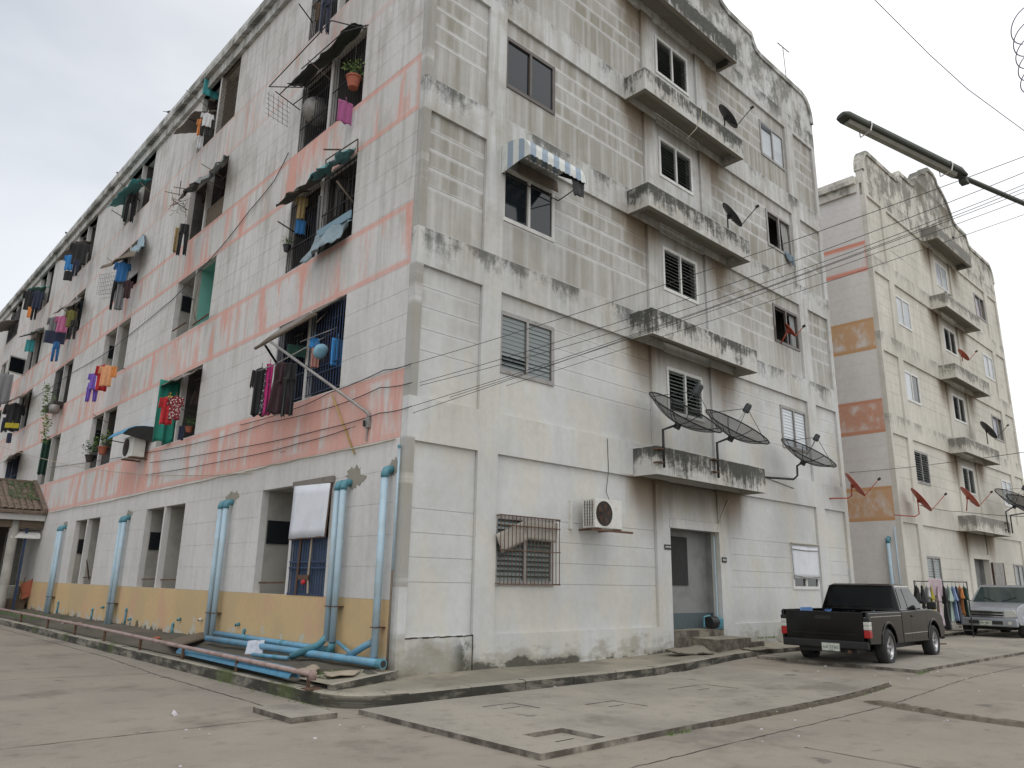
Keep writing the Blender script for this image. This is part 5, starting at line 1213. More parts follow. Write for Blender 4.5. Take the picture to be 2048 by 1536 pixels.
# column C
sheet('torn_awning', [(-.02, 15.35, 14.2), (-.02, 17.9, 14.25), (-.7, 18.1, 13.9), (-.6, 15.5, 14.0)], .012, cloth((.05, .30, .32)), 'teal tarpaulin awning of the top balcony, third column', 'awning', rag=.08, wob=.04, seed=16)
hang('trousers', 264, 388, 24, 60, CL['black'], -.3, 'black clothes hanging under the teal tarpaulin awning', 30, seed=90); hang('cloth', 254, 396, 8, 44, CL['dgreen'], -.32, 'dark green strip left of the black clothes, third column top', 50, seed=91)
pole('stick', [S_(242, 367, -.5), S_(280, 402, .0)], .018, 'black_steel', 'dark prop under the teal tarpaulin awning', 'pole'); pole('stick', [S_(223, 420, -.5), S_(250, 437, 0)], .014, 'bamboo', 'stick at the lower left of the top balcony, third column', 'pole'); pole('stick', [S_(274, 358, -.4), S_(301, 386, 0)], .016, 'bamboo', 'pale prop at the right of the teal tarpaulin awning', 'pole')
sheet('torn_awning', [S_(286, 492, 0), S_(250, 512, 0), S_(198, 538, -.8), S_(262, 510, -.6)], .015, 'brown_wall', 'dark board awning over the white panel, third column', 'awning', rag=.06, wob=.04, seed=17)
sheet('blue_tarp', [S_(289, 468, -.02), S_(262, 500, -.1), S_(268, 512, -.35), S_(287, 492, -.3)], .01, cloth((.22, .32, .38)), 'blue grey tarpaulin scrap above the dark board awning', 'tarpaulin', rag=.05, wob=.03, seed=18)
MB().box((.04, 15.4, 10.95), (.07, 16.6, 12.0)).build('balcony_panel', 'white_sheet', B1)
hang('shirt', 247, 524, 28, 42, CL['blue'], -.5, 'dark blue shirt under the dark board awning, third column', 20, seed=92)
for i, (kd, px, py, w, h, c, lb) in enumerate((('trousers', 234, 562, 16, 60, 'black', 'black trousers at the left, below the dark blue shirt'), ('cloth', 244, 568, 14, 54, 'grey', 'grey cloth in the middle, below the dark blue shirt'), ('shirt', 258, 560, 16, 38, 'maroon', 'maroon shirt at the right, below the dark blue shirt'))): hang(kd, px, py, w, h, CL[c], -.4, lb, 30, seed=93 + i)
q = MB()
for i in range(10): P = S_(200 + i * 3.4, 548, -.6 + .05 * i); q.tube([P, P - Vector((0, 0, .75))], .004, 4)
for i in range(7): q.tube([S_(199, 550 + i * 8, -.6), S_(232, 544 + i * 8, -.1)], .004, 4)
tag(q.build('wire_mesh_panel', 'cable'), 'thin wire mesh panel sticking out left of the dark blue shirt', 'mesh')
pole('clothes_pole', [S_(187, 748, -.62), S_(214, 730, -.58), S_(250, 738, -.05)], .014, 'grey_steel', 'white clothes pole with orange and purple clothes', 'pole')
for i, (kd, px, py, w, h, c, lb, yw) in enumerate((('shirt', 192, 746, 24, 34, 'purple', 'purple child shirt at the left end of the white clothes pole', 20), ('trousers', 187, 766, 26, 38, 'purple', 'purple child trousers below the purple shirt', 20), ('cloth', 201, 736, 8, 38, 'white', 'white cloth between the purple and red clothes', 45),
        ('shirt', 209, 730, 26, 52, 'red', 'red shirt behind the peach one on the white clothes pole', 25), ('shirt', 216, 731, 28, 42, 'peach', 'peach orange shirt on the white clothes pole', 10), ('cloth', 229, 733, 10, 22, 'orange', 'bright orange cloth at the right of the peach shirt', 40))): hang(kd, px, py, w, h, CL[c], -.6, lb, yw, seed=100 + i)
P = S_(184, 893, -.05); plant((P.x, P.y, 4.95), .30, 'leafy potted plant at the left, in the first floor balcony of the third column', 130, .05, pr=.15, ph=.22, pot='fan_dark', seed=9)
P = S_(208, 884, -.05); plant((P.x, P.y, 5.05), .30, 'leafy plant in a red pot, first floor balcony of the third column', 130, .05, pr=.14, ph=.24, seed=10, mat='leaf_light')
MB().box((.10, 15.35, 4.78), (.13, 17.8, 5.3)).build('sill_board', 'fan_dark', B1)
# column D
sheet('torn_awning', [(-.02, 22.1, 14.2), (-.02, 24.6, 14.3), (-.7, 24.8, 14.0), (-.6, 22.2, 14.0)], .012, 'grey_wood', 'grey awning of the top balcony, fourth column', 'awning', rag=.05, wob=.03, seed=21)
for i, (kd, px, py, w, h, c, lb) in enumerate((('shirt', 163, 485, 34, 46, 'black', 'large black jacket hanging from the top balcony, fourth column'), ('shirt', 141, 510, 18, 32, 'sky', 'bright blue shirt left of the large black jacket'), ('trousers', 154, 520, 14, 34, 'navy', 'navy trousers under the large black jacket'), ('cloth', 138, 542, 14, 20, 'black', 'small black cloth under the bright blue shirt'))): hang(kd, px, py, w, h, CL[c], -.6 if i else -.5, lb, 25, seed=110 + i)
sheet('torn_awning', [S_(168, 593, 0), S_(128, 612, 0), S_(104, 628, -.7), S_(150, 606, -.6)], .015, 'grey_wood', 'grey awning above the pink cloth, fourth column', 'awning', rag=.06, wob=.03, seed=22)
for i, (kd, px, py, w, h, c, lb) in enumerate((('shirt', 128, 632, 26, 34, 'pink', 'dusty pink shirt in the fourth column'), ('shirt', 110, 634, 22, 40, 'grey', 'grey patterned shirt left of the dusty pink shirt'), ('cloth', 112, 662, 34, 26, 'navy', 'navy sheet under the dusty pink shirt'), ('trousers', 114, 684, 16, 40, 'blue', 'hanging blue jeans below the navy sheet'), ('shirt', 144, 620, 18, 36, 'olive', 'olive shirt right of the dusty pink shirt'), ('trousers', 149, 640, 16, 40, 'black', 'black trousers right of the olive shirt'))): hang(kd, px, py, w, h, CL[c], -.5, lb, 25, seed=120 + i)
grille(23.45, 24.6, 7.7, 9.3, .0, 'black_steel', 'dark grille behind the trailing ivy, fourth column', 10, r=.008)
T = thing('window_box', 'trailing ivy and a dark window box on the fourth column balcony', 'plant box', (0, 0, 0)); P = S_(121, 805, -.15)
MB().box((-.35, 22.3, 7.50), (-.02, 23.9, 7.72)).build('box', 'fan_dark', T, bevel=.02); q = MB(); ri = random.Random(3); leaves(q, (-.2, 23.0, 7.8), .35, 90, .05, ri)
q.build('foliage', 'leaf_light', T)['kind'] = 'stuff'
q = MB()
for k in range(26): P = S_(96 - k * .25 + ri.uniform(-5, 5), 770 + k * 4.6, -.35); leaves(q, P, .14, 12, .06, ri)
q.build('ivy', 'leaf_light', T)['kind'] = 'stuff'
tag(MB().lathe([(0, 0), (.16, 0), (.18, .2), (.15, .3), (0, .32)], 14, Matrix.Translation(S_(107, 826, -.3))).build('grey_bucket', 'grey_steel', smooth=True), 'grey bucket hanging under the dark window box', 'bucket')
hang('cloth', 95, 878, 14, 70, CL['dgreen'], .02, 'dark green sheet in the left opening of the fourth column, first floor', 60, seed=130)
# column E and F
sheet('torn_awning', [(-.02, 28.7, 14.2), (-.02, 31.3, 14.3), (-.8, 31.5, 14.0), (-.7, 28.8, 14.0)], .012, cloth((.04, .22, .20)), 'teal tarpaulin awning of the top balcony, fifth column', 'awning', rag=.08, wob=.05, seed=24)
for i, (kd, px, py, w, h, c, lb) in enumerate((('shirt', 64, 580, 24, 42, 'black', 'black shirt hanging from the top balcony, fifth column'), ('shirt', 78, 582, 20, 38, 'navy', 'navy shirt right of the black one, fifth column top'), ('cloth', 63, 614, 10, 22, 'orange', 'orange cloth below the black shirt, fifth column top'), ('trousers', 72, 605, 12, 36, 'black', 'black trousers below the navy shirt, fifth column top'))): hang(kd, px, py, w, h, CL[c], -.6, lb, 25, seed=140 + i)
sheet('torn_awning', [S_(88, 655, 0), S_(60, 668, 0), S_(34, 676, -.8), S_(70, 664, -.6)], .02, cloth((.03, .045, .03)), 'dark green awning of the second highest balcony, fifth column', 'awning', rag=.08, wob=.04, seed=25)
hang('cloth', 62, 680, 14, 24, CL['teal'], -.4, 'teal rag under the dark green awning, fifth column', 30, seed=145)
T = thing('casement_window', 'white framed open window sash sticking out, fifth column', 'window', S_(34, 731, -.35), R_(25)); MB().perf([-.42, -.36, .36, .42], [-.4, -.34, .34, .4], lambda u, v: abs(u) < .36 and abs(v) < .34, -.02, .02, lambda u, v, w: (u, w, v)).build('frame', 'alu', T); MB().box((-.36, -.004, -.34), (.36, .004, .34)).build('pane', 'glass_dark', T)
sheet('torn_awning', [S_(64, 782, 0), S_(40, 792, 0), S_(10, 806, -.8), S_(45, 792, -.7)], .02, 'brown_wall', 'dark awning over the yellow and black shirt, fifth column', 'awning', rag=.05, wob=.03, seed=26)
hang('shirt', 32, 806, 34, 56, CL['black'], -.5, 'large black shirt under the dark awning, fifth column', 20, seed=150); hang('cloth', 25, 846, 22, 10, CL['yellow'], -.62, 'yellow strip on the large black shirt, fifth column', 20, seed=151); hang('trousers', 12, 835, 14, 30, CL['navy'], -.6, 'navy trousers left of the large black shirt', 20, seed=152); hang('cloth', 20, 866, 8, 20, CL['navy'], -.6, 'dangling navy sock bundle below the large black shirt', 20, seed=153)
sheet('torn_awning', [S_(44, 902, 0), S_(5, 915, 0), S_(-20, 940, -1), S_(20, 912, -.9)], .02, 'cardboard', 'pale grey awning above the tiled porch', 'awning', rag=.03, wob=.02, seed=27)
grille(28.6, 31.1, 4.8, 6.3, .0, 'blue_grille', 'dark grille of the balcony above the tiled porch', 18, r=.012)
sheet('torn_awning', [(-.02, 35.3, 14.2), (-.02, 37.9, 14.2), (-.9, 38, 13.9), (-.8, 35.4, 13.9)], .02, 'grey_wood', 'grey awning of the farthest visible top balcony', 'awning', rag=.05, wob=.03, seed=28)
grille(35.2, 37.8, 13.4, 14.9, .0, 'black_steel', 'dark grille of the farthest visible top balcony', 14, r=.012)
hang('cloth', 12, 748, 26, 60, CL['grey'], -.8, 'grey sheet bundle at the left edge of the picture', 20, seed=160); hang('shirt', 2, 765, 22, 50, CL['navy'], -.7, 'dark clothes at the left edge of the picture', 20, seed=161)
sheet('torn_awning', [(-.02, 35.2, 9.4), (-.02, 37.9, 9.4), (-1, 38, 9.1), (-.9, 35.4, 9.1)], .02, cloth((.2, .25, .33)), 'blue grey awning at the left edge, above the grey sheet bundle', 'awning', rag=.05, wob=.03, seed=29)
# darker things kept inside the balconies with the darker render
ric = random.Random(77); COLS = ['nearest', 'second', 'third', 'fourth', 'fifth', 'sixth']; FL = ['', 'first', 'second', 'third', 'top']
for k in range(6):
    for f in range(1, 5):
        if (f == 2 and k in (1, 2)) or (f == 1 and k == 3): continue
        y0 = 2.12 + 6.61 * k; z1 = (0, 6.49, 9.36, 12.21, 15.2)[f]
        for j in range(2 if k < 4 else 1):
            yy = y0 + (.25 + .75 * ric.random() if j == 0 else 1.55 + .8 * ric.random()); hh = ric.uniform(.6, 1.1)
            kd = ric.choice(('shirt', 'trousers', 'cloth', 'dress'))
            garment(kd, (ric.uniform(.22, .40), yy, z1 - ric.uniform(.12, .35)), ric.uniform(.34, .55), hh, R_(-25 + ric.uniform(-18, 18)), cloth(ric.choice([(.02, .022, .03), (.05, .035, .03), (.03, .045, .06), (.07, .065, .06), (.035, .015, .02)])),
                    'dark %s hanging inside the %s opening, %s column, %s floor' % ({'cloth': 'cloth'}.get(kd, kd), ('right', 'left')[j], COLS[k], FL[f]), kd, 'dark washing inside the balconies', 300 + k * 20 + f * 4 + j)
        if k < 5: pole('clothes_pole', [(.30, y0 + .02, z1 - .12), (.33, y0 + 2.6, z1 - .16)], .012, 'bamboo', 'thin drying pole inside the %s column, %s floor balcony' % (COLS[k], FL[f]), 'pole', 'drying poles inside the balconies')
        if k < 4 and f in (1, 3, 4):
            a = ric.uniform(.2, 2.2); b_ = Vector((.0, y0 + a, z1 - ric.uniform(.3, 1.2))); pole('stick', [b_ + Vector((.2, .1, -.1)), b_ + Vector((-ric.uniform(.35, .7), ric.uniform(-.2, .3), ric.uniform(.0, .3)))], .010, 'bamboo', 'thin stick poking out of the %s column, %s floor balcony' % (COLS[k], FL[f]), 'pole', 'sticks poking out of the balconies')
# birds on the cornice
def bird(P, lb, grp, rz=0):
    T = thing('bird', lb, 'bird', P, rz, grp)
    MB().lathe([(0, -.11), (.02, -.09), (.045, -.02), (.05, .03), (.035, .08), (.02, .10), (0, .11)], 10, Matrix.Translation((0, 0, .07)) @ Matrix.Rotation(R_(65), 4, 'Y')).build('body', 'trim', T, smooth=True)
    MB().lathe([(0, -.03), (.022, -.015), (.026, .0), (.018, .022), (0, .03)], 10, Matrix.Translation((.10, 0, .135))).build('head', 'trim', T, smooth=True)
    MB().add([(.12, -.006, .137), (.12, .006, .137), (.155, 0, .13), (.12, 0, .127)], [(0, 1, 2), (0, 2, 3), (1, 3, 2)]).build('beak', 'trim', T)
    MB().add([(-.08, -.02, .04), (-.08, .02, .04), (-.20, .018, .0), (-.20, -.018, .0)], [(0, 1, 2, 3)]).build('tail', 'trim', T)
    for y in (-.015, .015): MB().tube([(0, y, 0), (0, y, .04)], .004, 4).build('leg', 'trim', T)
for i, (px, py) in enumerate(((196, 198), (298, 174), (207, 108), (125, 97))): pass
for i, y in enumerate((13.9, 19.2, 26.3)): bird((-.18, y, 15.85), ['nearest dark bird on the roof edge of the near block', 'middle dark bird on the roof edge of the near block', 'farthest dark bird on the roof edge of the near block'][i], 'birds on the near roof edge', i)
for i, (px, py) in enumerate(((1904, 468),)): P = ony(px, py, -.5); bird((P.x, -.52, 15.8 + .01), 'dark bird perched on the top canopy of the far block', None)
for i, (px) in enumerate((24.95, 25.35)): bird((px, -.5, 12.77), ['left pigeon of two on the second highest far canopy', 'right pigeon of two on the second highest far canopy'][i], 'pigeons on the far canopy', i)

# ------------------------------------------------------------------ tiled porch roof, column and contents
T = thing('entrance_porch', 'tiled gateway porch beside the side entrance at the left edge', 'porch', (0, 0, 0))
ye, yr, ze, zr, xl = 22.0, 24.4, 3.66, 4.80, -6.4
tw = .20
def tilemesh():
    q = MB(); n = 5; V = []
    for (y, z) in ((0, 0), (-.36, -.17)):
        for k in range(n + 1): a = math.pi * k / n; V.append((.5 * tw * math.cos(a) * .98, y, z + .05 * math.sin(a)))
    w = n + 1; V += [(x, y, z - .015) for x, y, z in V]
    F = [(k, k + 1, w + k + 1, w + k) for k in range(n)] + [(w + k, w + k + 1, 3 * w + k + 1, 3 * w + k) for k in range(n)]
    return q.add(V, F).mesh('roof_tile', 'tile')
tm = tilemesh()
for r in range(8):
    for c in range(int((-.12 - xl) / tw)):
        place(tm, 'roof_tile', T, (-.2 - (c + .5) * tw, yr - r * .30, zr - r * .143 + random.uniform(-.008, .008) + .03), (0, 0, random.uniform(-.04, .04)))
MB().add([(-.02, yr, zr), (-.02, ye - .1, ze - .05), (xl, ye - .1, ze - .05), (xl, yr, zr), (-.02, yr, zr - .1), (-.02, ye - .1, ze - .14), (xl, ye - .1, ze - .14), (xl, yr, zr - .1)], [(0, 1, 2, 3), (4, 7, 6, 5), (0, 4, 5, 1), (1, 5, 6, 2), (2, 6, 7, 3)]).build('roof_deck', 'tile', T)
MB().add([(-.02, yr, zr), (-.02, 26.8, ze), (xl, 26.8, ze), (xl, yr, zr)], [(0, 3, 2, 1)]).build('roof_deck', 'tile', T)
MB().box((xl, yr - .1, zr), (-.02, yr + .1, zr + .12)).build('ridge_cap', 'tile', T, bevel=.03)
q = MB(); q.add([(-.03, ye - .14, ze - .10), (-.16, ye - .14, ze - .10), (-.16, yr, zr + .0), (-.03, yr, zr + .0), (-.03, ye - .14, ze + .05), (-.16, ye - .14, ze + .05), (-.16, yr, zr + .16), (-.03, yr, zr + .16)], [(0, 1, 2, 3), (4, 7, 6, 5), (0, 4, 5, 1), (1, 5, 6, 2), (3, 2, 6, 7), (0, 3, 7, 4)]); q.build('verge', 'tile', T)
MB().box((xl, ye + .02, ze - .36), (-.02, ye + .18, ze - .15)).build('eave_beam', 'frame', T)
MB().box((xl, ye + .19, ze - .62), (-.02, ye + .45, ze - .30)).build('lintel', 'brown_wall', T)
pc = ony(17, 1120, 22.3)
for x in (pc.x,): MB().lathe([(.15, 0), (.15, ze - .5), (0, ze - .5)], 20, Matrix.Translation((x, 22.3, .15))).build('column', 'inner', T, smooth=True)
MB().box((pc.x + .35, 22.25, .15), (pc.x + .42, 22.33, ze - .6)).build('door_post', 'blue_grille', T)
MB().box((xl, 26.4, .1), (-.02, 26.6, ze)).build('back_wall', 'inner_dark', T)
MB().box((pc.x + .5, 23.2, .15), (-.9, 23.35, 2.9)).build('inner_wall', 'room', T)
q = MB(); V = []; 
for i in range(9):
    a = i / 8 * math.pi / 2; 
    for xx in (-.05, -.95): V.append((xx, 22.9 - .75 * math.sin(a), 3.02 - .34 * (1 - math.cos(a))))
o = MB().add(V, [(2 * i, 2 * i + 1, 2 * i + 3, 2 * i + 2) for i in range(8)]).build('curved_awning', 'alu', None); o.modifiers.new('s', 'SOLIDIFY').thickness = .01; tag(o, 'small curved pale awning over the side entrance under the tiled porch', 'awning')
MB().box((.02, 22.0, .2), (.10, 24.6, 3.1)).build('door_leaf', 'fan_dark', B1, label='dark side entrance behind the porch')
P = onx(44, 1190, -.5); T = thing('white_tub', 'white plastic tub on the porch by the yellow wall', 'tub', (-.45, 22.9, .62)); MB().lathe([(0, 0), (.20, 0), (.27, .42), (.29, .43), (.27, .45), (.24, .43), (.18, .03), (0, .03)], 20).build('tub', 'ac_white', T, smooth=True)
MB().box((-.75, 22.6, .24), (-.12, 23.2, .62)).build('tub_stand', 'brown_wall', T) if False else None
o = tag(MB().box((-.8, 22.55, .2), (-.1, 23.25, .615)).build('tub_plinth', 'brown_wall', bevel=.02), 'low brown block that carries the white tub on the porch', 'block')
T = thing('folded_chair', 'dull red folded chair leaning beside the white tub', 'chair', (-.12, 22.45, .6)); MB().obox((0, 0, .35), (.18, 0, .1), (0, .012, 0), (-.05, 0, .26)).build('seat', 'terracotta', T)
for s_ in (-.16, .16): MB().tube([(s_, -.02, 0), (s_ * .8, .02, .75)], .012, 5).build('leg', 'rust', T)
q = MB(); rm = random.Random(12)
for _ in range(260): P = Vector((rm.uniform(-1.3, -.1), rm.uniform(16, 22), .23)); s = rm.uniform(.02, .05); q.add([P + Vector((-s, 0, rm.uniform(0, .03))), P + Vector((0, s * .6, rm.uniform(.01, .06))), P + Vector((s, 0, rm.uniform(0, .03))), P + Vector((0, -s * .6, .0))], [(0, 1, 2, 3)])
for _ in range(160): yy_ = rm.uniform(22.6, 24.3); P = Vector((rm.uniform(-1.1, -.2), yy_, 3.75 + (yy_ - 22) * .475)); s = rm.uniform(.03, .07); q.add([P + Vector((-s, 0, rm.uniform(0, .03))), P + Vector((0, s * .6, rm.uniform(.01, .06))), P + Vector((s, 0, rm.uniform(0, .03))), P + Vector((0, -s * .6, .0))], [(0, 1, 2, 3)])
o = q.build('weeds', 'leaf'); o['kind'] = 'stuff'; o['label'] = 'low weeds on the bed and porch roof'

# ------------------------------------------------------------------ cables
CG = 'black service cables in front of the gable'
def wire(pts, r, mat, label, group=None, sag=.0, cat='cable'):
    P = [Vector(p) for p in pts]; out_ = []
    for i in range(len(P) - 1):
        n = 10
        for k in range(n): t = k / n; out_.append(P[i].lerp(P[i + 1], t) - Vector((0, 0, sag * 4 * t * (1 - t))))
    out_.append(P[-1]); return pole('cable', out_, r, mat, label, cat, group, n=5)
far = 7.0
def R2(px, py, z=7.0): return onz(px, py, z)
ends = [(2120, 286), (2120, 316), (2120, 348), (2120, 340), (2120, 357), (2120, 372), (2120, 404)]
A0 = Vector((-.03, .02, 4.72))
Ws = [[(826, 727)], [(840, 765)], [(826, 812)], [(840, 771)], [(826, 826)], [(700, 856)], [(560, 905)]]
lab = ['topmost black cable crossing the gable', 'second black cable crossing the gable, rising to the far right', 'third black cable crossing the gable', 'black cable crossing the gable that crosses its neighbour at the far block', 'fifth black cable from the top crossing the gable', 'sixth black cable, coming from the pink band', 'lowest black cable crossing the gable']
for i, e_ in enumerate(ends):
    px, py = Ws[i][0]; a = S_(px, py, -.05) if px < 826 else ony(px, py, -.05)
    wire([a, onz(*e_, 6.4 + .1 * i)], .0045, 'cable', lab[i], CG, sag=(.10, .15, .12, .2, .05, .10, .12)[i])
for i, pts in enumerate(([(826, 727), (768, 740), (660, 785), (590, 817), (480, 850)], [(840, 765), (760, 775), (660, 815), (535, 845), (420, 880), (290, 906), (100, 935)], [(826, 812), (760, 826), (640, 860), (480, 895), (300, 925)], [(700, 856), (600, 886), (480, 915), (290, 950)])):
    wire([S_(*p, -.04) if p[0] < 826 else S_(824, p[1], -.04) for p in pts], .008, 'cable', ['cable stapled along the top of the lowest pink band', 'cable looping across the lowest pink band', 'middle cable on the lowest pink band', 'lower cable on the lowest pink band'][i], 'cables on the lowest pink band', sag=.02)
wire([S_(p[0], p[1], -.03) for p in ((790, 878), (681, 901), (600, 917), (540, 930), (500, 941), (440, 953), (376, 968), (300, 983), (240, 997), (200, 1006), (150, 1014), (96, 1026))], .012, 'cable_pale', 'pale cable that follows the lower edge of the lowest pink band', None, sag=.015)
wire([S_(0, 892, -.9), S_(97, 920, -.4), S_(195, 939, -.2), S_(329, 950, -.12), S_(500, 945, -.05)], .010, 'cable_pale', 'pale cable hanging free in front of the lowest pink band at the left', None, sag=.03)
wire([S_(577, 305, -.03), S_(548, 362, -.03), S_(500, 420, -.03), S_(437, 500, -.03), S_(344, 600, -.03), S_(218, 702, -.03), S_(150, 742, -.03), S_(60, 800, -.03)], .010, 'cable', 'long thin cable running diagonally down the side wall', None, sag=.02)
wire([ony(1700, 945, -.1), ony(1880, 927, -.3), onz(2120, 893, 5.0)], .009, 'cable', 'thin cable from the near corner across the far gable', None, sag=.02)
wire([ony(1838, 1010, -.3), ony(1920, 1023, -.4), onz(2120, 1034, 3.2)], .009, 'cable', 'thin cable running from the lower left dish of the far block', None, sag=.05)
# street lamp: arm, pole outside the picture
lampP = Vector((.36, -7.67, 5.0)); tipP = Vector((-.85, -7.16, 5.27)); d = (tipP - lampP).normalized()
T = thing('street_lamp', 'long fluorescent street lamp on a slanting arm against the sky', 'street lamp', (0, 0, 0))
s_ = d.cross(Vector((0, 0, 1))).normalized(); u = s_.cross(d)
def lampring(p, w, h, dn): return [p + s_ * x * w + u * z for x, z in ((-1, 0), (-.8, h * .7), (-.3, h), (.3, h), (.8, h * .7), (1, 0), (.86, -dn), (-.86, -dn))]
rings = [lampring(lampP - d * .02, .045, .02, .01), lampring(lampP + d * .06, .062, .055, .02), lampring(tipP - d * .05, .062, .055, .02), lampring(tipP, .05, .03, .015)]
V = [p for r in rings for p in r]; n = 8
F = [(i * n + k, i * n + (k + 1) % n, (i + 1) * n + (k + 1) % n, (i + 1) * n + k) for i in range(3) for k in range(n)] + [tuple(range(n))[::-1], tuple(3 * n + k for k in range(n))]
MB().add(V, F).build('housing', 'lamp_grey', T, recalc=True, bevel=.006)
a_, c_ = lampP + d * .09 - u * .021, tipP - d * .07 - u * .021
MB().add([a_ + s_ * .034, c_ + s_ * .034, c_ + s_ * .02 - u * .03, a_ + s_ * .02 - u * .03, a_ - s_ * .034, c_ - s_ * .034, c_ - s_ * .02 - u * .03, a_ - s_ * .02 - u * .03], [(0, 1, 2, 3), (4, 7, 6, 5), (3, 2, 6, 7), (0, 3, 7, 4), (1, 5, 6, 2)]).build('diffuser', 'lamp_lens', T)
for f in (.14, .80):
    p = lampP.lerp(tipP, f); MB().add([v + (v - p).normalized() * .003 for q_ in (p - d * .006, p + d * .006) for v in lampring(q_, .064, .057, .055)], [(k, (k + 1) % 8, 8 + (k + 1) % 8, 8 + k) for k in range(8)]).build('clip_band', 'alu', T)
arm_end = onz(2048, 407, 5.0); dd = (arm_end - lampP).normalized(); pe = lampP + dd * 2.6
MB().tube([lampP + d * .05, lampP - d * .02 - u * .01, arm_end, pe], .022, 8).build('arm', 'lamp_grey', T, smooth=True)
MB().box((lampP.x - .02, lampP.y - .03, lampP.z - .065), (lampP.x + .06, lampP.y + .03, lampP.z - .02)).build('clamp', 'lamp_grey', T)
MB().tube([(pe.x, pe.y, 0), (pe.x, pe.y, 7.4)], .10, 14).build('pole', 'lamp_grey', T, smooth=True)
# wires at the top right
pole('phone_wire', [onz(1740, -10, 6.2), onz(1800, 50, 6.15), onz(1860, 110, 6.1), onz(1935, 178, 6.0), onz(2060, 270, 5.9)], 0.0035, 'cable_sky', 'thin slack wire against the sky at the top right', 'cable')
pts = []
cc = [onz(2062 + 10 * t, 40 + 125 * t, 6.0 - .1 * t) for t in [i / 40 for i in range(41)]]
k_ = depth(cc[0]) / FPX
for i in range(161):
    t = i / 160; p = cc[min(40, int(t * 40))].lerp(cc[min(40, int(t * 40) + 1)], t * 40 - int(t * 40)); a = t * 4.5 * 2 * math.pi + 1.6; r = (38 - 8 * t) * k_
    pts.append(p + cw((1, 0, 0)) * r * math.cos(a) + cw((0, 1, 0)) * r * 1.0 * math.sin(a) + cw((0, 0, 1)) * r * .6 * math.sin(a))
pole('coiled_wire', pts, .0045, 'cable_sky', 'coil of spare wire hanging at the top right edge', 'cable')

# ================================================================== VEHICLES
def wheel(T, x, y, r=.345, w=.22, side=1, z=None):
    W_ = bpy.data.objects.new('wheel', None); C.objects.link(W_); W_.parent = T; W_.location = (x, y, z or r); W_.rotation_euler = (R_(90) * -side, 0, 0)
    h = w / 2
    MB().lathe([(r * .60, -h), (r * .86, -h), (r * .96, -h * .8), (r, -h * .45), (r, h * .45), (r * .96, h * .8), (r * .86, h), (r * .66, h), (r * .62, h * .7)], 36).build('tyre', 'tyre', W_, smooth=True)
    MB().lathe([(r * .655, h * .8), (r * .64, h * .86), (r * .60, h * .78), (r * .56, h * .2), (r * .54, -h * .6), (0, -h * .6)], 30).build('rim', 'alloy', W_, smooth=True)
    for k in range(6):
        a = k * math.pi / 3; ca, sa = math.cos(a), math.sin(a)
        q = MB(); q.obox((ca * r * .34, sa * r * .34, h * .42), (ca * r * .27, sa * r * .27, h * .10), (-sa * .030, ca * .030, 0), (0, 0, .015)); q.build('spoke', 'alloy', W_, bevel=.006)
    MB().lathe([(0, h * .60), (r * .12, h * .56), (r * .17, h * .3), (r * .17, 0)], 16).build('hub_cap', 'alloy', W_, smooth=True)
    MB().lathe([(0, -h * .55), (r * .5, -h * .55), (r * .5, -h * .5), (0, -h * .5)], 16).build('brake_disc', 'fan_dark', W_)
def arc_pts(cx, cz, r, a0, a1, n=10): return [(cx + r * math.cos(R_(a0 + (a1 - a0) * i / n)), cz + r * math.sin(R_(a0 + (a1 - a0) * i / n))) for i in range(n + 1)]
def plate(T, loc, rz, txt, w=.34, h=.15, tilt=0):
    P = bpy.data.objects.new('licence_plate', None); C.objects.link(P); P.parent = T; P.location = loc; P.rotation_euler = (R_(90 + tilt), 0, rz)
    MB().box((-w / 2, -h / 2, -.006), (w / 2, h / 2, .0)).build('plate', 'plate_white', P)
    MB().perf([-w / 2 + .004, -w / 2 + .009, w / 2 - .009, w / 2 - .004], [-h / 2 + .004, -h / 2 + .009, h / 2 - .009, h / 2 - .004], lambda u, v: abs(u) < w / 2 - .009 and abs(v) < h / 2 - .009, .0005, .0015, lambda u, v, z: (u, v, z)).build('border', 'plate_ink', P)
    for t_, s_, dy in ((txt, .085, -.002), ('\u0e01\u0e23\u0e38\u0e07\u0e40\u0e17\u0e1e', .028, -.055)):
        cu = bpy.data.curves.new('lettering', 'FONT'); cu.body = t_; cu.size = s_; cu.align_x = 'CENTER'; cu.align_y = 'CENTER'; cu.extrude = .0005
        tmp = bpy.data.objects.new('lettering', cu); C.objects.link(tmp); bpy.context.view_layer.update()
        me = bpy.data.meshes.new_from_object(tmp.evaluated_get(bpy.context.evaluated_depsgraph_get())); bpy.data.objects.remove(tmp)
        me.materials.clear(); me.materials.append(MAT['plate_ink']); place(me, 'lettering', P, (0, dy, .0022))
def quadp(T, name, pts, mat, off=.004, th=.004):
    a, b_, c, d = [Vector(p) for p in pts]; n = (b_ - a).cross(d - a).normalized(); q = MB()
    lo = [p + n * off for p in (a, b_, c, d)]; hi = [p + n * (off + th) for p in (a, b_, c, d)]
    return q.add(lo + hi, [(3, 2, 1, 0), (4, 5, 6, 7), (0, 1, 5, 4), (1, 2, 6, 5), (2, 3, 7, 6), (3, 0, 4, 7)]).build(name, mat, T)
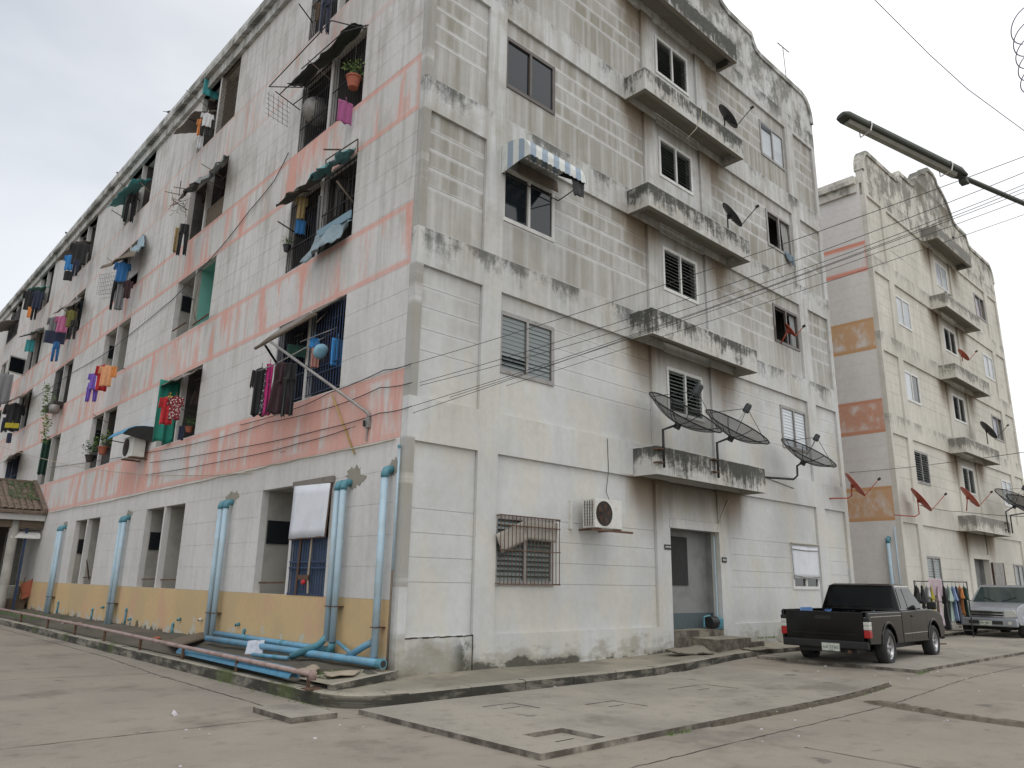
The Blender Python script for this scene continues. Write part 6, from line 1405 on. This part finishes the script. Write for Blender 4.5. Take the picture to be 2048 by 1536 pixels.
def pickup(name, label, loc, rz, paint, plate_txt, dual=True):
    T = thing(name, label, 'pickup truck', loc, rz)
    WBs, hw = 2.95, .84; fr, rr = WBs + .80, -1.08
    side = lambda u, v, w: (u, w, v)
    # cab + bonnet lower body with front wheel arch
    low = [(.86, .40), (.86, 1.00), (2.52, 1.02), (2.62, 1.03), (3.25, .99), (fr - .12, .90), (fr - .02, .80), (fr, .62), (fr - .01, .50), (fr - .14, .42)] + [(WBs + .44, .40)] + arc_pts(WBs, .36, .43, 6, 174)[0:] + [(WBs - .46, .38)]
    MB().prism(low, side, -hw, hw).build('body', paint, T, recalc=True, bevel=.035)
    # bed: two sides, floor, front panel
    bed = [(rr + .02, .44), (rr + .0, .60), (rr + .02, 1.0), (.84, 1.0), (.84, .40), (.46, .40)] + arc_pts(0, .36, .43, 6, 174) + [(-.46, .42)]
    for s_ in (1, -1):
        a, c = (hw - .06, hw) if s_ > 0 else (-hw, -hw + .06)
        MB().prism(bed, side, a, c).build('bed_side', paint, T, recalc=True, bevel=.016)
        MB().box((rr + .04, (hw - .075) * s_ - .03, 1.0), (.83, (hw - .075) * s_ + .06 * (1 if s_ > 0 else 1) - .0, 1.018)).build('bed_rail', 'trim', T, bevel=.006)
        # fender flare ring
        for cx_ in (0, WBs):
            o = arc_pts(cx_, .36, .465, 8, 172); i_ = arc_pts(cx_, .36, .425, 172, 8)
            MB().prism(o + i_, side, (hw - .01) * s_, (hw + .018) * s_).build('wheel_arch', paint, T, recalc=True, bevel=.008)
    MB().box((rr + .06, -hw + .06, .60), (.84, hw - .06, .64)).build('bed_floor', 'trim', T)
    MB().box((.80, -hw + .06, .64), (.84, hw - .06, 1.0)).build('bed_front', paint, T)
    for s_ in (-1, 1): MB().box((-.40, s_ * .62 - .13, .64), (.40, s_ * .62 + .13, .82)).build('wheel_box', 'trim', T, bevel=.05)
    MB().box((rr - .012, -hw + .10, .47), (rr + .04, hw - .10, 1.005)).build('tailgate', paint, T, bevel=.012)
    MB().box((rr - .02, -.16, .86), (rr - .011, .16, .93)).build('tailgate_handle', 'trim', T, bevel=.004)
    MB().box((rr - .016, -.62, .60), (rr - .011, .62, .606)).build('pressed_line', 'trim', T)
    MB().box((rr - .035, -hw + .02, .34), (rr + .04, hw - .02, .485)).build('rear_bumper', 'trim' if paint == 'black_paint' else 'chrome', T, bevel=.025)
    MB().box((rr + .1, -.55, .26), (fr - .3, .55, .41)).build('chassis', 'trim', T)
    MB().tube([(rr + .15, -.45, .30), (rr - .02, -.45, .29)], .03, 10).build('exhaust', 'rust', T)
    MB().tube([(0, -.6, .345), (0, .6, .345)], .05, 8).build('rear_axle', 'trim', T)
    for s_ in (-1, 1):
        q = MB(); y = s_ * (hw - .045); L = bpy.data.objects.new('tail_light', None); C.objects.link(L); L.parent = T
        def blk(z0, z1, m_, nm): MB().box((rr - .016, y - .062, z0), (rr + .12, y + .050, z1)).build(nm, m_, L, bevel=.012)
        blk(.55, .69, 'red_lens', 'stop_lens'); blk(.693, .765, 'clear_lens', 'reverse_lens'); blk(.768, .84, 'clear_lens', 'indicator_lens'); blk(.843, .91, 'red_lens' if paint != 'black_paint' else 'trim', 'lamp_cap')
    # greenhouse
    b0, b1 = [(.88, hw - .03), (2.60, hw - .05)], [(1.05, hw - .17), (2.02, hw - .17)]
    zb, zt = 1.00, 1.50
    def ring(e, z, ins=0): (x0, y0), (x1, y1) = e; return [(x0 + ins, -y0 + ins, z), (x1 - ins, -y1 + ins, z), (x1 - ins, y1 - ins, z), (x0 + ins, y0 - ins, z)]
    V = ring(b0, zb) + ring(b1, zt) + ring([(1.14, hw - .25), (1.92, hw - .25)], zt + .045)
    MB().add(V, [(0, 3, 2, 1), (8, 9, 10, 11)] + [(i + k * 4, (i + 1) % 4 + k * 4, (i + 1) % 4 + 4 + k * 4, i + 4 + k * 4) for k in (0, 1) for i in range(4)]).build('cab', paint, T, bevel=.028)
    B0, B1_ = [Vector(v) for v in V[:4]], [Vector(v) for v in V[4:8]]
    def face(i, u0, u1, v0, v1, name, mat='car_glass', u0t=None, u1t=None):
        a, b_, c, d = B0[i], B0[(i + 1) % 4], B1_[(i + 1) % 4], B1_[i]
        f = lambda u, v: a.lerp(b_, u).lerp(d.lerp(c, u), v)
        return quadp(T, name, [f(u0, v0), f(u1, v0), f(u1t if u1t is not None else u1, v1), f(u0t if u0t is not None else u0, v1)], mat)
    face(3, .07, .93, .14, .93, 'rear_window', 'car_glass'); face(1, .05, .95, .05, .95, 'windscreen', 'windscreen')
    for i, flip in ((0, False), (2, True)):
        def fc(u0, u1, nm, u0t, u1t):
            if flip: face(i, 1 - u1, 1 - u0, .10, .90, nm, 'car_glass', 1 - u1t, 1 - u0t)
            else: face(i, u0, u1, .10, .90, nm, 'car_glass', u0t, u1t)
        fc(.06, .29, 'quarter_window', .08, .36); fc(.34, .92, 'door_window', .42, .93)
    for s_ in (-1, 1):
        for (x, z0, z1) in ((1.40, .44, 1.0), (2.50, .60, 1.0)): MB().box((x, (hw - .002) * s_ - .003, z0), (x + .010, (hw - .002) * s_ + .003, z1)).build('door_gap', 'dark', T)
        MB().box((1.47, s_ * (hw + .010) - .012, .885), (1.62, s_ * (hw + .010) + .012, .915)).build('door_handle', 'chrome' if paint != 'black_paint' else 'trim', T, bevel=.005)
        MB().box((.92, s_ * (hw + .002) - .004, .56), (2.48, s_ * (hw + .002) + .004, .575)).build('side_trim', 'grey_steel', T)
        MB().box((rr + .12, s_ * (hw + .002) - .004, .92), (.80, s_ * (hw + .002) + .004, .932)).build('side_stripe', 'chrome', T)
        MB().tube([(2.42, s_ * (hw - .03), 1.05), (2.44, s_ * (hw + .08), 1.09)], .014, 6).build('mirror_arm', 'trim', T)
        MB().box((2.40, s_ * (hw + .15) - .09, 1.03), (2.48, s_ * (hw + .15) + .09, 1.19)).build('mirror', 'trim' if paint == 'black_paint' else paint, T, bevel=.03)
        MB().box((1.1, s_ * (hw - .2) - .02, zt - .02), (2.0, s_ * (hw - .155) + .01, zt + .012)).build('rain_gutter', 'alu' if paint == 'black_paint' else paint, T, bevel=.006)
    for x in (0, WBs):
        for s_ in (-1, 1): wheel(T, x, s_ * (hw - .10), side=s_)
        MB().box((x - .40, -.72, .36), (x + .40, .72, .74)).build('wheel_well', 'dark', T) if x else None
    # front end
    F = fr
    MB().box((F - .06, -hw + .01, .36), (F + .06, hw - .01, .60)).build('front_bumper', paint if paint != 'black_paint' else 'trim', T, bevel=.04)
    MB().box((F + .045, -.45, .42), (F + .064, .45, .52)).build('lower_intake', 'dark', T)
    G_ = bpy.data.objects.new('front_grille', None); C.objects.link(G_); G_.parent = T
    MB().box((F - .05, -.46, .63), (F + .015, .46, .80)).build('recess', 'dark', G_)
    for z in (.64, .71, .785): MB().box((F + .0, -.47, z - .014), (F + .035, .47, z + .014)).build('grille_bar', 'chrome', G_, bevel=.006)
    for s_ in (-1, 1):
        MB().prism([(.49, .61), (.80, .64), (.82, .76), (.74, .84), (.50, .82)], lambda u, v, w: (w, u * s_, v), F - .10, F + .012).build('headlight', 'clear_lens', T, recalc=True, bevel=.015)
        MB().lathe([(0, .012), (.05, .01), (.055, -.02), (0, -.02)], 16, Matrix.Translation((F + .062, s_ * .63, .47)) @ Matrix.Rotation(R_(90), 4, 'Y')).build('fog_light', 'clear_lens', T)
        MB().tube([(2.56, s_ * .1, 1.06), (2.42, s_ * .45, 1.19)], .008, 4).build('wiper', 'trim', T)
    plate(T, (F + .068, -.0, .455 if paint != 'black_paint' else .45), R_(90), plate_txt)
    plate(T, (rr - .045, -.12, .36), R_(-90), plate_txt)
    return T
TP = pickup('parked_pickup', 'black pickup parked by the kerb seen from behind, tailgate closed', (8.60, -2.60, g(8.5)), R_(3.5), 'black_paint', '\u0e1a\u0e25 5760')
TS = pickup('parked_pickup', 'silver pickup facing the picture at the right edge', (23.35, -2.10, .12), R_(177), 'silver_paint', '\u0e01\u0e02 4821')
TP.scale = (.95, .95, .95)
# load in the bed
garment('cloth', (8.3, -2.0, 1.12), .5, .12, 0, 'blue_bag', 'crumpled blue plastic bag in the bed of the black pickup, at the left', 'bag', None, 3, name='plastic_bag', hook=False)
def bag(P, r, mat, lb):
    q = MB(); rr_ = random.Random(int(P[0] * 100)); n = 14; prof = [(0, 0), (.7, .02), (1, .3), (.9, .6), (.5, .85), (.15, 1.), (.3, 1.2)]
    V = [(P[0] + r * a * math.cos(2 * math.pi * k / n) * rr_.uniform(.8, 1.2), P[1] + r * a * math.sin(2 * math.pi * k / n) * rr_.uniform(.8, 1.2), P[2] + r * b_ * rr_.uniform(.9, 1.1)) for a, b_ in prof for k in range(n)]
    q.add(V, [(i * n + k, i * n + (k + 1) % n, (i + 1) * n + (k + 1) % n, (i + 1) * n + k) for i in range(6) for k in range(n)]); tag(q.build('plastic_bag', mat, smooth=True), lb, 'bag')
bag((8.9, -2.15, .76), .26, 'blue_bag', 'second blue bag in the bed of the black pickup')
bag((9.05, -3.0, .80), .22, cloth((.35, .42, .48)), 'pale blue bag at the right of the black pickup bed')

# clothes rack between the two pickups
T = thing('clothes_rack', 'black clothes rack with a row of garments between the two pickups', 'clothes rack', (18.2, -1.25, .12), R_(-34))
for x in (-.85, .85):
    MB().tube([(x, 0, .02), (x, 0, 1.62)], .016, 6).build('upright', 'black_steel', T); MB().tube([(x, -.35, .02), (x, .35, .02)], .018, 6).build('foot', 'rust', T)
for z in (1.60, .25): MB().tube([(-.85, 0, z), (.85, 0, z)], .016, 6).build('rail', 'black_steel', T)
M4 = Matrix.Translation((18.2, -1.25, .12)) @ Matrix.Rotation(R_(-34), 4, 'Z')
rows = [('shirt', -.80, 1.0, 'black', 'black shirt at the left end'), ('dress', -.62, 1.25, 'black', 'long black dress, second on the left'), ('shirt', -.46, .75, 'white', 'white shirt, third from the left'), ('dress', -.34, .95, 'yellow', 'mustard dress, fourth from the left'), ('dress', -.14, 1.1, 'pinkw', 'pale pink dress in the middle'),
        ('dress', .08, 1.2, 'black', 'long black dress right of the pale pink one'), ('shirt', .22, 1.0, 'mint', 'pale mint shirt'), ('shirt', .36, .95, 'bluew', 'light blue shirt'), ('dress', .48, 1.05, 'navy', 'dark navy dress'), ('shirt', .60, .8, 'orange', 'orange shirt near the right end'), ('shirt', .74, .85, 'dgreen', 'dark green shirt at the right end')]
CL.update(pinkw=(.45, .36, .40), mint=(.35, .45, .40), bluew=(.20, .28, .48))
for i, (kd, x, h, c, lb) in enumerate(rows):
    P = M4 @ Vector((x, 0, 1.48)); garment(kd, P, .58, h, R_(-34 + 62), cloth(CL[c]), lb + ' of the clothes rack', {'shirt': 'shirt', 'dress': 'dress'}[kd], 'garments on the clothes rack', 200 + i)
garment('cloth', M4 @ Vector((-.2, -.03, 1.68)), .42, .5, R_(-34), cloth(CL['pinkw']), 'pale pink towel laid over the top rail of the clothes rack', 'towel', None, 230, hook=False)
for i, (a, c) in enumerate((((14.2, -1.5), (15.2, -1.8)), ((14.0, -1.9), (15.0, -2.25)))): pole('floor_rod', [(a[0], a[1], .19), (c[0], c[1], .19)], .02, 'rust', ['rusty rod lying on the slab right of the black pickup', 'second rusty rod lying on the slab, nearer the road'][i], 'rod')
# blue inlet box and gate leaf at the far doorway
T = thing('gate_leaf', 'open grey metal gate leaf beside the far doorway', 'gate', (27.75, -.05, .6), R_(-12)); MB().box((0, -.015, 0), (.8, .015, 1.95)).build('sheet', 'grey_steel', T)
for x in (0, .78): MB().box((x, -.03, 0), (x + .03, .03, 1.95)).build('stile', 'rust', T)
# pipes at the far block's corner
T = thing('drain_pipe', 'pale blue drain pipe at the corner of the far block', 'drain pipe', (19.02, .42, .2)); MB().tube([(0, 0, 0), (0, 0, 2.75)], .06, 12).build('pipe', 'pvc', T, smooth=True); MB().tube([(0, 0, 2.7), (.0, 0, 2.82), (.12, 0, 2.86)], .066, 12).build('elbow', 'pvc_elbow', T, smooth=True)
T = thing('conduit', 'thin blue conduit beside the pale drain pipe of the far block', 'pipe', (19.08, .20, .2)); MB().tube([(0, 0, 0), (0, 0, 3.2)], .02, 8).build('pipe', 'pvc', T, smooth=True)
# curtains in the far block
garment('cloth', (19.15 + 12.5, .13, 14.6), .5, .95, 0, cloth((.50, .50, .56)), 'pale curtain in the top right window of the far block', 'curtain', None, 41, hook=False)
garment('cloth', (19.15 + 12.5, .13, 8.9), .5, .9, 0, cloth((.50, .50, .58)), 'pale curtain in the middle right window of the far block', 'curtain', None, 42, hook=False)
